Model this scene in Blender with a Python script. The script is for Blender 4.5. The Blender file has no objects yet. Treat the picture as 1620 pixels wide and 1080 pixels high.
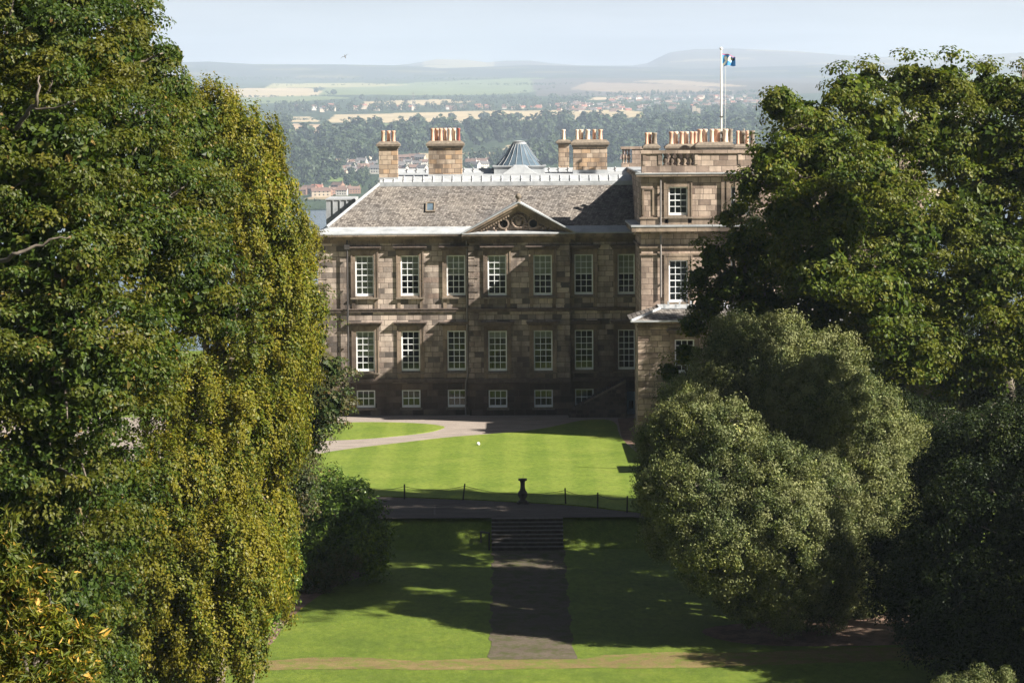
import bpy, math, random
import numpy as np
from mathutils import Matrix, Vector
R_ = math.radians
scene = bpy.context.scene
col = scene.collection
# ------------------------------------------------------------------ camera
F = 4500.0
PITCH = math.atan(360 / 4500.0)
CAMP = Vector((0, 0, 19.8))
cam_d = bpy.data.cameras.new("camera"); cam = bpy.data.objects.new("camera", cam_d); col.objects.link(cam)
cam_d.sensor_width = 36; cam_d.lens = 100.0; cam_d.clip_start = 0.5; cam_d.clip_end = 60000
CM = Matrix.Rotation(math.pi / 2 - PITCH, 4, 'X') @ Matrix.Rotation(R_(-0.4), 4, 'Z')
cam.matrix_world = Matrix.Translation(CAMP) @ CM
scene.camera = cam
# ------------------------------------------------------------------ sky, sun, exposure
SUN_FROM = Vector((1.0, -0.42, 0.80)).normalized()
w = bpy.data.worlds.new("World"); scene.world = w; w.use_nodes = True
nt = w.node_tree; nt.nodes.clear()
sky = nt.nodes.new('ShaderNodeTexSky'); sky.sky_type = 'NISHITA'; sky.sun_disc = False
sky.sun_elevation = math.asin(SUN_FROM.z); sky.sun_rotation = math.atan2(SUN_FROM.x, SUN_FROM.y)
sky.dust_density = 1.6; sky.air_density = 1.0; sky.ozone_density = 1.0
tc = nt.nodes.new('ShaderNodeTexCoord')
mp = nt.nodes.new('ShaderNodeMapping'); mp.inputs['Scale'].default_value = (3.0, 3.0, 34)
ns = nt.nodes.new('ShaderNodeTexNoise'); ns.inputs['Scale'].default_value = 2.0; ns.inputs['Detail'].default_value = 6; ns.inputs['Roughness'].default_value = .55
rp = nt.nodes.new('ShaderNodeValToRGB'); rp.color_ramp.elements[0].position = .36; rp.color_ramp.elements[1].position = .60
rp.color_ramp.elements[0].color = (.50, .50, .50, 1); rp.color_ramp.elements[1].color = (1.0, 1.0, 1.0, 1)
mx = nt.nodes.new('ShaderNodeMixRGB'); mx.inputs['Color2'].default_value = (19.6, 19.8, 20.6, 1)
bg = nt.nodes.new('ShaderNodeBackground'); bg.inputs['Strength'].default_value = 0.0125
out = nt.nodes.new('ShaderNodeOutputWorld')
nt.links.new(tc.outputs['Generated'], mp.inputs['Vector']); nt.links.new(mp.outputs[0], ns.inputs['Vector'])
nt.links.new(ns.outputs['Fac'], rp.inputs[0]); 
sx_ = nt.nodes.new('ShaderNodeSeparateXYZ'); nt.links.new(tc.outputs['Generated'], sx_.inputs[0])
el = nt.nodes.new('ShaderNodeMapRange'); el.inputs['From Min'].default_value = .02; el.inputs['From Max'].default_value = .10; el.inputs['To Min'].default_value = 1; el.inputs['To Max'].default_value = .04
nt.links.new(sx_.outputs[2], el.inputs['Value'])
mu = nt.nodes.new('ShaderNodeMath'); mu.operation = 'MULTIPLY'; nt.links.new(rp.outputs[0], mu.inputs[0]); nt.links.new(el.outputs[0], mu.inputs[1]); nt.links.new(mu.outputs[0], mx.inputs['Fac'])
nt.links.new(sky.outputs[0], mx.inputs['Color1']); nt.links.new(mx.outputs[0], bg.inputs['Color']); nt.links.new(bg.outputs[0], out.inputs['Surface'])
sd = bpy.data.lights.new("sun", 'SUN'); sd.energy = 5.0; sd.angle = R_(0.5); sd.color = (1.0, .93, .82)
sun = bpy.data.objects.new("sun", sd); col.objects.link(sun)
sun.rotation_euler = SUN_FROM.to_track_quat('Z', 'Y').to_euler(); sun.location = SUN_FROM * 200
vs = scene.view_settings; vs.view_transform = 'Standard'; vs.look = 'None'; vs.exposure = 1.4; vs.gamma = 1.0
scene.cycles.max_bounces = 6; scene.cycles.diffuse_bounces = 3; scene.cycles.glossy_bounces = 3
scene.cycles.transmission_bounces = 4; scene.cycles.transparent_max_bounces = 8; scene.cycles.volume_bounces = 1
scene.cycles.use_denoising = True; scene.cycles.sample_clamp_indirect = 5

# ------------------------------------------------------------------ measuring helpers (photo ray -> point at a real distance)
R3 = np.array(CM.to_3x3())
CP = np.array(CAMP)
def ray(px, py): return R3 @ np.array([(px - 810) / F, (540 - py) / F, -1.0])
def at(px, py, Y):
    d = ray(px, py); return CP + d * (Y / d[1])
def atz(px, py, z):
    d = ray(px, py); return CP + d * ((z - CP[2]) / d[2])
def zz(py, Y, px=700): return at(px, py, Y)[2]
def xx(px, Y, py=450): return at(px, py, Y)[0]

# ------------------------------------------------------------------ material helpers
def newmat(name):
    m = bpy.data.materials.new(name); m.use_nodes = True
    n = m.node_tree; b = n.nodes['Principled BSDF']; return m, n, b
def N(n, t, **kw):
    x = n.nodes.new(t)
    for k, v in kw.items():
        if k in x.inputs: x.inputs[k].default_value = v
        else: setattr(x, k, v)
    return x
def ramp(n, fac, stops, interp='LINEAR'):
    r = n.nodes.new('ShaderNodeValToRGB'); cr = r.color_ramp; cr.interpolation = interp
    while len(cr.elements) < len(stops): cr.elements.new(.5)
    for e, (p, c) in zip(cr.elements, stops):
        e.position = p; e.color = (c[0], c[1], c[2], 1)
    if fac is not None: n.links.new(fac, r.inputs[0])
    return r.outputs[0]
def mixc(n, fac, a, b, mode='MIX'):
    x = n.nodes.new('ShaderNodeMixRGB'); x.blend_type = mode
    for s, v in ((x.inputs[0], fac), (x.inputs[1], a), (x.inputs[2], b)):
        if isinstance(v, (int, float)): s.default_value = v
        elif isinstance(v, tuple): s.default_value = (v[0], v[1], v[2], 1)
        else: n.links.new(v, s)
    return x.outputs[0]
def noise(n, vec, scale, detail=4, rough=.55):
    x = N(n, 'ShaderNodeTexNoise', Scale=scale, Detail=detail, Roughness=rough)
    if vec is not None: n.links.new(vec, x.inputs['Vector'])
    return x.outputs['Fac']
def mapping(n, vec, scale=(1, 1, 1), rot=(0, 0, 0), loc=(0, 0, 0)):
    x = n.nodes.new('ShaderNodeMapping'); x.inputs['Scale'].default_value = scale; x.inputs['Rotation'].default_value = rot; x.inputs['Location'].default_value = loc
    n.links.new(vec, x.inputs['Vector']); return x.outputs[0]
def pos(n): return n.nodes.new('ShaderNodeNewGeometry').outputs['Position']
def bump(n, b, h, strength, dist=.02):
    x = N(n, 'ShaderNodeBump', Strength=strength, Distance=dist); n.links.new(h, x.inputs['Height']); n.links.new(x.outputs[0], b.inputs['Normal'])
def math_(n, op, a, b=None):
    x = n.nodes.new('ShaderNodeMath'); x.operation = op
    for i, v in enumerate((a, b)):
        if v is None: continue
        if isinstance(v, (int, float)): x.inputs[i].default_value = v
        else: n.links.new(v, x.inputs[i])
    return x.outputs[0]
def wallcoord(n):
    s = n.nodes.new('ShaderNodeSeparateXYZ'); n.links.new(pos(n), s.inputs[0])
    c = n.nodes.new('ShaderNodeCombineXYZ')
    n.links.new(math_(n, 'ADD', s.outputs[0], s.outputs[1]), c.inputs[0]); n.links.new(s.outputs[2], c.inputs[1]); return c.outputs[0], s.outputs[2]
def plain(name, c, rough=.6, var=.12, scale=3.0, metal=0):
    m, n, b = newmat(name)
    f = noise(n, pos(n), scale, 5, .6)
    cc = ramp(n, f, [(.3, tuple(x * (1 - var) for x in c)), (.7, tuple(min(1, x * (1 + var)) for x in c))])
    n.links.new(cc, b.inputs['Base Color']); b.inputs['Roughness'].default_value = rough; b.inputs['Metallic'].default_value = metal
    return m
def stone(name, pal, row=.35, width=.78, mortar=.018, mcol=(.13, .105, .09), soot=.75, sootcol=(.055, .042, .036), bstr=.5, lowdark=None):
    m, n, b = newmat(name); v, z = wallcoord(n)
    br = n.nodes.new('ShaderNodeTexBrick'); n.links.new(v, br.inputs['Vector'])
    br.inputs['Color1'].default_value = (0, 0, 0, 1); br.inputs['Color2'].default_value = (1, 1, 1, 1); br.inputs['Mortar'].default_value = (.5, .5, .5, 1)
    br.inputs['Scale'].default_value = 1; br.inputs['Mortar Size'].default_value = mortar; br.inputs['Mortar Smooth'].default_value = .3
    br.inputs['Brick Width'].default_value = width; br.inputs['Row Height'].default_value = row; br.offset = .37; br.squash = .7; br.squash_frequency = 3
    c = ramp(n, br.outputs['Color'], pal)
    f1 = noise(n, pos(n), 2.6, 8, .65)
    c = mixc(n, .55, c, ramp(n, f1, [(.3, (.55, .52, .50)), (.7, (1.25, 1.2, 1.15))]), 'MULTIPLY')
    f2 = noise(n, mapping(n, pos(n), (.32, .32, .16)), 1.0, 6, .65)
    c = mixc(n, ramp(n, f2, [(.46, (0, 0, 0)), (.62, (soot,) * 3)]), c, sootcol)
    f3 = noise(n, mapping(n, pos(n), (2.2, 2.2, .25)), 1.0, 4, .6)
    c = mixc(n, ramp(n, f3, [(.55, (0, 0, 0)), (.75, (.5,) * 3)]), c, sootcol)
    c = mixc(n, br.outputs['Fac'], c, mcol)
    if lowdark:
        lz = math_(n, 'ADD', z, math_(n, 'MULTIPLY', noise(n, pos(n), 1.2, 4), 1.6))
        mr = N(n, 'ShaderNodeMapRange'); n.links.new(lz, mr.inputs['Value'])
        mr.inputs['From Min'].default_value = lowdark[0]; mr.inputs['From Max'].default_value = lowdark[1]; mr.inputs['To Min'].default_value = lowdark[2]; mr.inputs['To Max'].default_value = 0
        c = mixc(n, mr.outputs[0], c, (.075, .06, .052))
    n.links.new(c, b.inputs['Base Color']); b.inputs['Roughness'].default_value = .9; b.inputs['Specular IOR Level'].default_value = .25
    h = math_(n, 'SUBTRACT', math_(n, 'MULTIPLY', noise(n, pos(n), 9, 5), .6), math_(n, 'MULTIPLY', br.outputs['Fac'], 1.0))
    bump(n, b, h, bstr, .03)
    return m
BROWN = [(0, (.11, .10, .095)), (.14, (.24, .21, .19)), (.34, (.41, .35, .31)), (.6, (.56, .475, .415)), (.82, (.66, .575, .505)), (1, (.33, .255, .22))]
PALE = [(0, (.24, .185, .155)), (.3, (.42, .335, .28)), (.6, (.52, .42, .35)), (1, (.60, .49, .41))]
DARK = [(0, (.06, .05, .043)), (.4, (.11, .085, .07)), (.8, (.17, .135, .11)), (1, (.24, .19, .15))]
M = {}
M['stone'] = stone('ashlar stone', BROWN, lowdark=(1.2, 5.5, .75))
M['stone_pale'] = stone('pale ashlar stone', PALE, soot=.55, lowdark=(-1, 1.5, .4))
M['stone_dark'] = stone('sooty basement stone', DARK, row=.42, width=1.0, bstr=.9)
M['rubble'] = stone('rubble stone', DARK, row=.26, width=.42, mortar=.03, bstr=1.0)
M['trim'] = stone('dressed stone trim', [(0, (.22, .175, .14)), (.5, (.30, .24, .19)), (1, (.36, .29, .225))], row=5.0, width=1.3, soot=.8)
M['chim'] = stone('chimney stone', [(0, (.20, .16, .13)), (.35, (.42, .33, .25)), (.6, (.55, .46, .37)), (.85, (.48, .34, .23)), (1, (.56, .40, .26))], row=.31, width=.62, soot=.85)
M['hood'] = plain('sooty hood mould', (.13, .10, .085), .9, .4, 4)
M['capstone'] = plain('weathered cap stone', (.20, .165, .13), .9, .35, 6)
M['carving'] = plain('carved stone', (.24, .185, .15), .9, .35, 5)
def lead_mat():
    m, n, b = newmat('sheet lead'); f = noise(n, mapping(n, pos(n), (1.5, 1.5, .8)), 1.2, 6, .65)
    br = n.nodes.new('ShaderNodeTexNoise'); c = ramp(n, f, [(.25, (.24, .26, .285)), (.5, (.38, .40, .42)), (.8, (.50, .515, .53))])
    n.links.new(c, b.inputs['Base Color']); b.inputs['Roughness'].default_value = .55
    bump(n, b, noise(n, pos(n), 6, 3), .25, .02); return m
M['lead'] = lead_mat()
def slate_mat():
    m, n, b = newmat('roof slates')
    s = n.nodes.new('ShaderNodeSeparateXYZ'); n.links.new(pos(n), s.inputs[0]); c = n.nodes.new('ShaderNodeCombineXYZ')
    n.links.new(math_(n, 'ADD', s.outputs[0], math_(n, 'MULTIPLY', s.outputs[1], .35)), c.inputs[0]); n.links.new(s.outputs[2], c.inputs[1])
    br = n.nodes.new('ShaderNodeTexBrick'); n.links.new(c.outputs[0], br.inputs['Vector'])
    br.inputs['Color1'].default_value = (0, 0, 0, 1); br.inputs['Color2'].default_value = (1, 1, 1, 1); br.inputs['Mortar'].default_value = (.0, .0, .0, 1)
    br.inputs['Scale'].default_value = 1; br.inputs['Mortar Size'].default_value = .013; br.inputs['Brick Width'].default_value = .17; br.inputs['Row Height'].default_value = .085; br.inputs['Mortar Smooth'].default_value = .5
    cc = ramp(n, br.outputs['Color'], [(0, (.10, .09, .085)), (.35, (.22, .205, .19)), (.7, (.28, .262, .242)), (1, (.36, .338, .315))])
    f = noise(n, mapping(n, pos(n), (.25, .25, .5)), 1.5, 6, .6)
    cc = mixc(n, .85, cc, ramp(n, f, [(.3, (.55, .56, .6)), (.7, (1.12, 1.06, 1.0))]), 'MULTIPLY')
    cc = mixc(n, ramp(n, noise(n, pos(n), 5.5, 5, .7), [(.56, (0, 0, 0)), (.72, (.6,) * 3)]), cc, (.36, .32, .27))
    cc = mixc(n, br.outputs['Fac'], cc, (.06, .05, .045))
    n.links.new(cc, b.inputs['Base Color']); b.inputs['Roughness'].default_value = .85; b.inputs['Specular IOR Level'].default_value = .3
    h = math_(n, 'SUBTRACT', br.outputs['Color'], br.outputs['Fac']); bump(n, b, h, .7, .02); return m
M['slate'] = slate_mat()
M['white'] = plain('white window paint', (.84, .87, .90), .45, .04)
M['door'] = plain('pale blue door paint', (.30, .42, .52), .5, .06)
M['blind'] = plain('cream blind cloth', (.46, .47, .40), .9, .06)
M['curtain'] = plain('olive curtain cloth', (.085, .08, .03), .9, .2)
M['dark'] = plain('dark room interior', (.018, .018, .02), .9, .1)
M['pipe'] = plain('dark iron', (.06, .055, .055), .5, .2)
M['pipe_grey'] = plain('grey painted iron', (.22, .20, .19), .6, .2)
M['iron'] = plain('rusty black iron', (.03, .026, .024), .6, .3)
M['terra'] = plain('terracotta pot', (.62, .38, .27), .85, .3, 2.0)
M['terra_pale'] = plain('buff clay pot', (.70, .54, .42), .85, .25, 2.0)
M['terra_red'] = plain('dark red clay pot', (.30, .09, .07), .6, .2, 2.0)
M['steps'] = plain('worn step stone', (.075, .064, .06), .9, .3, 4)
M['tread'] = plain('worn step edge', (.13, .115, .108), .9, .3, 4)
M['sundial'] = plain('weathered sundial stone', (.065, .056, .045), .9, .3, 9)
M['ball'] = plain('white leather', (.85, .85, .85), .4, .03)
M['gull'] = plain('gull feathers', (.25, .25, .27), .7, .1)
M['polewhite'] = plain('white pole paint', (.80, .78, .72), .4, .04)
M['bark'] = plain('bark', (.17, .135, .105), .95, .4, 3.0)
M['bark_pale'] = plain('pale bark', (.15, .125, .10), .95, .4, 3.0)
def glass_mat():
    m, n, b = newmat('window glass'); n.nodes.remove(b); o = n.nodes['Material Output']
    fr = N(n, 'ShaderNodeFresnel', IOR=1.55); tr = N(n, 'ShaderNodeBsdfTransparent'); tr.inputs[0].default_value = (.86, .9, .9, 1)
    gl = N(n, 'ShaderNodeBsdfGlossy', Roughness=.03); gl.inputs[0].default_value = (.9, .95, 1, 1)
    bp = N(n, 'ShaderNodeBump', Strength=.12, Distance=.02); n.links.new(noise(n, pos(n), 1.6, 2), bp.inputs['Height']); n.links.new(bp.outputs[0], gl.inputs['Normal'])
    mi = N(n, 'ShaderNodeMixShader'); n.links.new(fr.outputs[0], mi.inputs[0]); n.links.new(tr.outputs[0], mi.inputs[1]); n.links.new(gl.outputs[0], mi.inputs[2]); n.links.new(mi.outputs[0], o.inputs['Surface']); return m
M['glass'] = glass_mat()
M['blueglass'] = plain('blue grey glazing', (.10, .14, .18), .25, .2, 2)
def grass_mat(name, c1, c2, c3, stripe=0.0, worn=0.0):
    m, n, b = newmat(name); p = pos(n)
    f = noise(n, p, .35, 6, .6)
    c = ramp(n, f, [(.3, c1), (.55, c2), (.8, c3)])
    f2 = noise(n, mapping(n, p, (1, .55, 1)), 3.5, 6, .7)
    c = mixc(n, .9, c, ramp(n, f2, [(.28, (.66, .70, .6)), (.72, (1.28, 1.22, 1.2))]), 'MULTIPLY')
    f3 = noise(n, p, 11, 6, .8)
    sp = noise(n, mapping(n, p, (1, 1, 1), loc=(7, 3, 0)), 7.5, 2, .5); c = mixc(n, ramp(n, sp, [(.70, (0, 0, 0)), (.74, (.7,) * 3)]), c, (.20, .15, .05))
    c = mixc(n, .9, c, ramp(n, f3, [(.3, (.7, .74, .66)), (.7, (1.25, 1.2, 1.15))]), 'MULTIPLY')
    if stripe:
        s = n.nodes.new('ShaderNodeSeparateXYZ'); n.links.new(p, s.inputs[0])
        wv = math_(n, 'SINE', math_(n, 'MULTIPLY', math_(n, 'ADD', s.outputs[0], math_(n, 'MULTIPLY', noise(n, p, .25, 2), 1.0)), 2.5))
        c = mixc(n, stripe, c, ramp(n, math_(n, 'ADD', math_(n, 'MULTIPLY', wv, .5), .5), [(.3, (.80, .86, .75)), (.7, (1.22, 1.14, 1.3))]), 'MULTIPLY')
    if worn:
        c = mixc(n, ramp(n, noise(n, mapping(n, p, (.8, 2.0, 1)), .9, 6, .7), [(.56, (0, 0, 0)), (.74, (worn,) * 3)]), c, (.16, .13, .05))
    n.links.new(c, b.inputs['Base Color']); b.inputs['Roughness'].default_value = .8; b.inputs['Specular IOR Level'].default_value = .2
    bump(n, b, f3, .8, .04); return m
M['lawn'] = grass_mat('mown lawn', (.118, .180, .026), (.155, .215, .034), (.195, .24, .048), stripe=.45, worn=.3)
M['grass'] = grass_mat('lower grass', (.085, .130, .020), (.115, .165, .024), (.155, .195, .034), worn=.25)
M['rough'] = grass_mat('bracken and scrub', (.015, .022, .008), (.025, .034, .010), (.045, .045, .016))
def gravel_mat(name, c, dirt=None):
    m, n, b = newmat(name); p = pos(n)
    f = noise(n, p, 18, 4, .8); cc = ramp(n, f, [(.25, tuple(x * .55 for x in c)), (.75, tuple(x * 1.4 for x in c))])
    f2 = noise(n, mapping(n, p, (.5, 1.2, 1)), 1.0, 6, .65); cc = mixc(n, .8, cc, ramp(n, f2, [(.3, (.7, .68, .66)), (.7, (1.2, 1.18, 1.15))]), 'MULTIPLY')
    if dirt: cc = mixc(n, ramp(n, noise(n, p, 1.6, 7, .75), [(.46, (0, 0, 0)), (.60, (.85,) * 3)]), cc, dirt)
    n.links.new(cc, b.inputs['Base Color']); b.inputs['Roughness'].default_value = .95; b.inputs['Specular IOR Level'].default_value = .15
    bump(n, b, f, .8, .02); return m
M['gravel'] = gravel_mat('pale gravel', (.30, .262, .235))
M['asphalt'] = gravel_mat('old asphalt', (.105, .090, .082))
M['mossy'] = gravel_mat('mossy path', (.11, .092, .072), dirt=(.06, .07, .022))
M['earth'] = gravel_mat('worn earth path', (.185, .145, .065), dirt=(.115, .15, .026))
M['soil'] = gravel_mat('leaf litter soil', (.21, .14, .11), dirt=(.10, .075, .055))
def leaf_mat(name, stops, tint=None, rough=.45, trans=.36, spec=.2, tcol=(1.25, 1.25, .55)):
    m, n, b = newmat(name); o = n.nodes['Material Output']
    a = n.nodes.new('ShaderNodeAttribute'); a.attribute_name = 'leafvar'
    s = n.nodes.new('ShaderNodeSeparateXYZ'); n.links.new(a.outputs['Vector'], s.inputs[0])
    c = ramp(n, s.outputs[0], stops)
    lf = noise(n, pos(n), .33, 3, .6); c = mixc(n, 1.0, c, ramp(n, lf, [(.34, (.66, .75, .72)), (.50, (1.05, 1.05, 1)), (.66, (1.45, 1.32, 1.0))]), 'MULTIPLY')
    if tint: c = mixc(n, ramp(n, s.outputs[1], [(.35, (0, 0, 0)), (.95, (.85,) * 3)]), c, tint)
    n.links.new(c, b.inputs['Base Color']); b.inputs['Roughness'].default_value = rough; b.inputs['Specular IOR Level'].default_value = spec
    t = n.nodes.new('ShaderNodeBsdfTranslucent'); n.links.new(mixc(n, 1.0, c, tcol, 'MULTIPLY'), t.inputs[0])
    mi = N(n, 'ShaderNodeMixShader'); mi.inputs[0].default_value = trans; n.links.new(b.outputs[0], mi.inputs[1]); n.links.new(t.outputs[0], mi.inputs[2]); n.links.new(mi.outputs[0], o.inputs['Surface'])
    return m
M['leaf_maple'] = leaf_mat('maple leaves', [(0, (.020, .042, .007)), (.45, (.045, .078, .010)), (.85, (.072, .105, .016)), (.97, (.11, .125, .028)), (1, (.26, .16, .06))], tint=(.125, .12, .014))
M['leaf_beech'] = leaf_mat('yellowing weeping leaves', [(0, (.050, .074, .009)), (.45, (.105, .132, .014)), (.8, (.165, .180, .020)), (1, (.28, .22, .035))], tint=(.22, .19, .018))
M['leaf_dark'] = leaf_mat('dark green leaves', [(0, (.030, .048, .016)), (.5, (.055, .085, .024)), (.85, (.09, .11, .035)), (1, (.17, .11, .05))], tint=(.10, .085, .04))
M['leaf_syc'] = leaf_mat('sycamore leaves', [(0, (.030, .056, .008)), (.5, (.070, .108, .013)), (.85, (.108, .140, .019)), (1, (.16, .155, .035))], tint=(.125, .13, .016))
M['leaf_holm'] = leaf_mat('grey green holm oak leaves', [(0, (.045, .062, .022)), (.5, (.092, .122, .034)), (.85, (.16, .185, .062)), (1, (.30, .31, .15))], tint=(.23, .24, .105), trans=.2, spec=.25, rough=.55)
M['leaf_laurel'] = leaf_mat('glossy laurel leaves', [(0, (.045, .085, .014)), (.6, (.10, .165, .028)), (1, (.19, .26, .05))], rough=.3, trans=.18)
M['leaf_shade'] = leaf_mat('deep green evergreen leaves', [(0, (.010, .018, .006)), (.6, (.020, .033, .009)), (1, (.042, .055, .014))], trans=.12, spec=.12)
M['leaf_yellow'] = leaf_mat('yellow green long leaves', [(0, (.040, .065, .010)), (.5, (.085, .115, .014)), (.84, (.15, .165, .02)), (.9, (.45, .27, .05)), (1, (.62, .38, .10))], tint=(.20, .19, .02))
M['leaf_far'] = leaf_mat('distant tree foliage', [(0, (.026, .042, .026)), (.5, (.042, .064, .036)), (1, (.065, .09, .045))], trans=.05, spec=.1)

# ------------------------------------------------------------------ mesh helpers
def link(o, parent=None):
    col.objects.link(o)
    if parent is not None: o.parent = parent
    return o
class MB:
    def __init__(s): s.v = []; s.f = []
    def add(s, v, f):
        b = len(s.v); s.v += [tuple(p) for p in v]; s.f += [tuple(i + b for i in q) for q in f]; return s
    def box(s, x0, x1, y0, y1, z0, z1):
        return s.add([(x0, y0, z0), (x1, y0, z0), (x1, y1, z0), (x0, y1, z0), (x0, y0, z1), (x1, y0, z1), (x1, y1, z1), (x0, y1, z1)],
                     [(0, 3, 2, 1), (4, 5, 6, 7), (0, 1, 5, 4), (1, 2, 6, 5), (2, 3, 7, 6), (3, 0, 4, 7)])
    def hexa(s, p): return s.add(p, [(0, 3, 2, 1), (4, 5, 6, 7), (0, 1, 5, 4), (1, 2, 6, 5), (2, 3, 7, 6), (3, 0, 4, 7)])
    def tube(s, pts, rad, n=8):
        pts = [Vector(p) for p in pts]; rad = rad if isinstance(rad, (list, tuple)) else [rad] * len(pts)
        V = []; Fc = []
        for i, p in enumerate(pts):
            d = (pts[min(i + 1, len(pts) - 1)] - pts[max(i - 1, 0)]).normalized()
            a = d.cross(Vector((0, 1, 0)) if abs(d.y) < .9 else Vector((1, 0, 0))).normalized(); c = d.cross(a)
            for k in range(n):
                t = 2 * math.pi * k / n; V.append(p + (a * math.cos(t) + c * math.sin(t)) * rad[i])
        for i in range(len(pts) - 1):
            for k in range(n):
                Fc.append((i * n + k, i * n + (k + 1) % n, (i + 1) * n + (k + 1) % n, (i + 1) * n + k))
        Fc.append(tuple(range(n))[::-1]); Fc.append(tuple((len(pts) - 1) * n + k for k in range(n)))
        return s.add(V, Fc)
    def lathe(s, x, y, z, prof, n=16):   # prof: (r, dz)
        V = []; Fc = []
        for r, h in prof:
            for k in range(n):
                t = 2 * math.pi * k / n; V.append((x + r * math.cos(t), y + r * math.sin(t), z + h))
        for i in range(len(prof) - 1):
            for k in range(n): Fc.append((i * n + k, i * n + (k + 1) % n, (i + 1) * n + (k + 1) % n, (i + 1) * n + k))
        Fc.append(tuple(range(n))[::-1]); Fc.append(tuple((len(prof) - 1) * n + k for k in range(n)))
        return s.add(V, Fc)
    def build(s, name, mat, parent=None, smooth=False):
        me = bpy.data.meshes.new(name); me.from_pydata(s.v, [], s.f)
        me.materials.append(mat)
        if smooth:
            for p in me.polygons: p.use_smooth = True
        o = bpy.data.objects.new(name, me); link(o, parent)
        if parent is not None and parent.type == 'EMPTY': o.matrix_parent_inverse = Matrix.Translation(-parent.location)
        elif parent is not None: o.matrix_parent_inverse = Matrix.Identity(4)
        return o
def tag(o, label=None, cat=None, group=None, kind=None):
    if label: o['label'] = label
    if cat: o['category'] = cat
    if group: o['group'] = group
    if kind: o['kind'] = kind
    return o
def empty(name, loc, label, cat, group=None):
    o = bpy.data.objects.new(name, None); o.location = loc; o.empty_display_size = .3; link(o); return tag(o, label, cat, group)
def npmesh(name, V, Q, mat, var=None, parent=None, smooth=False):
    me = bpy.data.meshes.new(name); nv, nf = len(V), len(Q); k = Q.shape[1]
    me.vertices.add(nv); me.vertices.foreach_set('co', V.astype(np.float32).ravel())
    me.loops.add(nf * k); me.loops.foreach_set('vertex_index', Q.astype(np.int32).ravel())
    me.polygons.add(nf); me.polygons.foreach_set('loop_start', np.arange(0, nf * k, k, dtype=np.int32))
    me.polygons.foreach_set('use_smooth', np.full(nf, smooth, dtype=bool))
    me.update(calc_edges=True)
    if var is not None:
        a = me.attributes.new('leafvar', 'FLOAT_VECTOR', 'POINT'); a.data.foreach_set('vector', var.astype(np.float32).ravel())
    me.materials.append(mat)
    o = bpy.data.objects.new(name, me); link(o, parent)
    if parent is not None and parent.type == 'EMPTY': o.matrix_parent_inverse = Matrix.Translation(-parent.location)
    return o

# ------------------------------------------------------------------ ground near the house
GB = [(-400, 190), (-160, 80), (-60, 32), (-12, 18.6), (0, 18.1), (4, 17.4), (20, 13.4), (45, 7.6), (70, 1.6), (95, -3.0), (112, -2.8), (118, -2.45), (136.8, -1.25), (139.2, 0), (240, 0), (330, -8), (480, -40), (640, -66), (900, -72)]
def gz(y): return float(np.interp(y, [g[0] for g in GB], [g[1] for g in GB]))
def strip_mesh(name, mat, xs, z_off, ys=None, label=None):
    # xs: function y -> (x0, x1)
    b = MB(); rows = []
    for y in ys:
        x0, x1 = xs(y); rows.append([(x, y, gz(y) + z_off) for x in np.linspace(x0, x1, 5)])
    for i in range(len(rows) - 1):
        for k in range(4): b.add([rows[i][k], rows[i][k + 1], rows[i + 1][k + 1], rows[i + 1][k]], [(0, 1, 2, 3)])
    return tag(b.build(name, mat), kind='structure')
ys = [g[0] for g in GB]
strip_mesh('ground', M['grass'], lambda y: (-420, 420), 0, [y for y in ys if y >= 95])
strip_mesh('hillside', M['rough'], lambda y: (-420, 420), 0, [y for y in ys if y <= 95])
def slab(name, mat, pts, z, h=.0, label=None):
    n_ = len(pts); b = MB()
    top = [(p[0], p[1], z + h) for p in pts]; b.add(top, [tuple(range(n_))])
    if h: 
        for i in range(n_):
            j = (i + 1) % n_; b.add([(pts[i][0], pts[i][1], z), (pts[j][0], pts[j][1], z), top[j], top[i]], [(0, 1, 2, 3)])
    return tag(b.build(name, mat), kind='structure')
def smooth_poly(P, k=2):
    P = [np.array(p[:2]) for p in P]
    for _ in range(k):
        Q = []
        for i in range(len(P)):
            a, c = P[i], P[(i + 1) % len(P)]; Q += [a * .75 + c * .25, a * .25 + c * .75]
        P = Q
    return P
slab('gravel_forecourt', M['gravel'], [(-60, 146), (60, 146), (60, 186.9), (-60, 186.9)], .004)
lp = [(430, 745), (452, 733), (500, 717.5), (560, 708.5), (640, 699.5), (700, 692), (760, 687.3), (810, 683.5), (862, 677.5), (903, 668), (925, 664), (974.6, 663), (979, 690), (1003, 712), (1040, 740), (1040, 812), (991, 807.5), (944, 801.5), (893, 797), (816, 793), (760, 790), (720, 788.6), (660, 786), (597, 784), (520, 783), (455, 784), (420, 770)]
LW = [atz(px, py, 0.05) for px, py in lp]
slab('lawn', M['lawn'], smooth_poly(LW, 2), .0, .06)
ip = [(420, 690), (480, 672), (554, 667.4), (627, 667.6), (682, 670.6), (702, 674), (704, 675.5), (682, 682.6), (636, 688), (571, 693.7), (510, 695.6), (440, 700)]
slab('lawn_island', M['lawn'], smooth_poly([atz(px, py, .05) for px, py in ip], 2), .0, .06)
rp_ = [(330, 787), (600, 786), (720, 789.5), (816, 794), (893, 798.5), (991, 809), (1100, 820), (1240, 832), (1240, 842), (1000, 817.5), (800, 819), (620, 820), (330, 826)]
slab('road', M['asphalt'], [atz(px, py, 0.0)[:2] for px, py in rp_], .010)
slab('brick_path', M['soil'], [atz(px, py, 0)[:2] for px, py in [(977, 661), (1003, 661), (1012, 705), (985, 700)]], .012)
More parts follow.
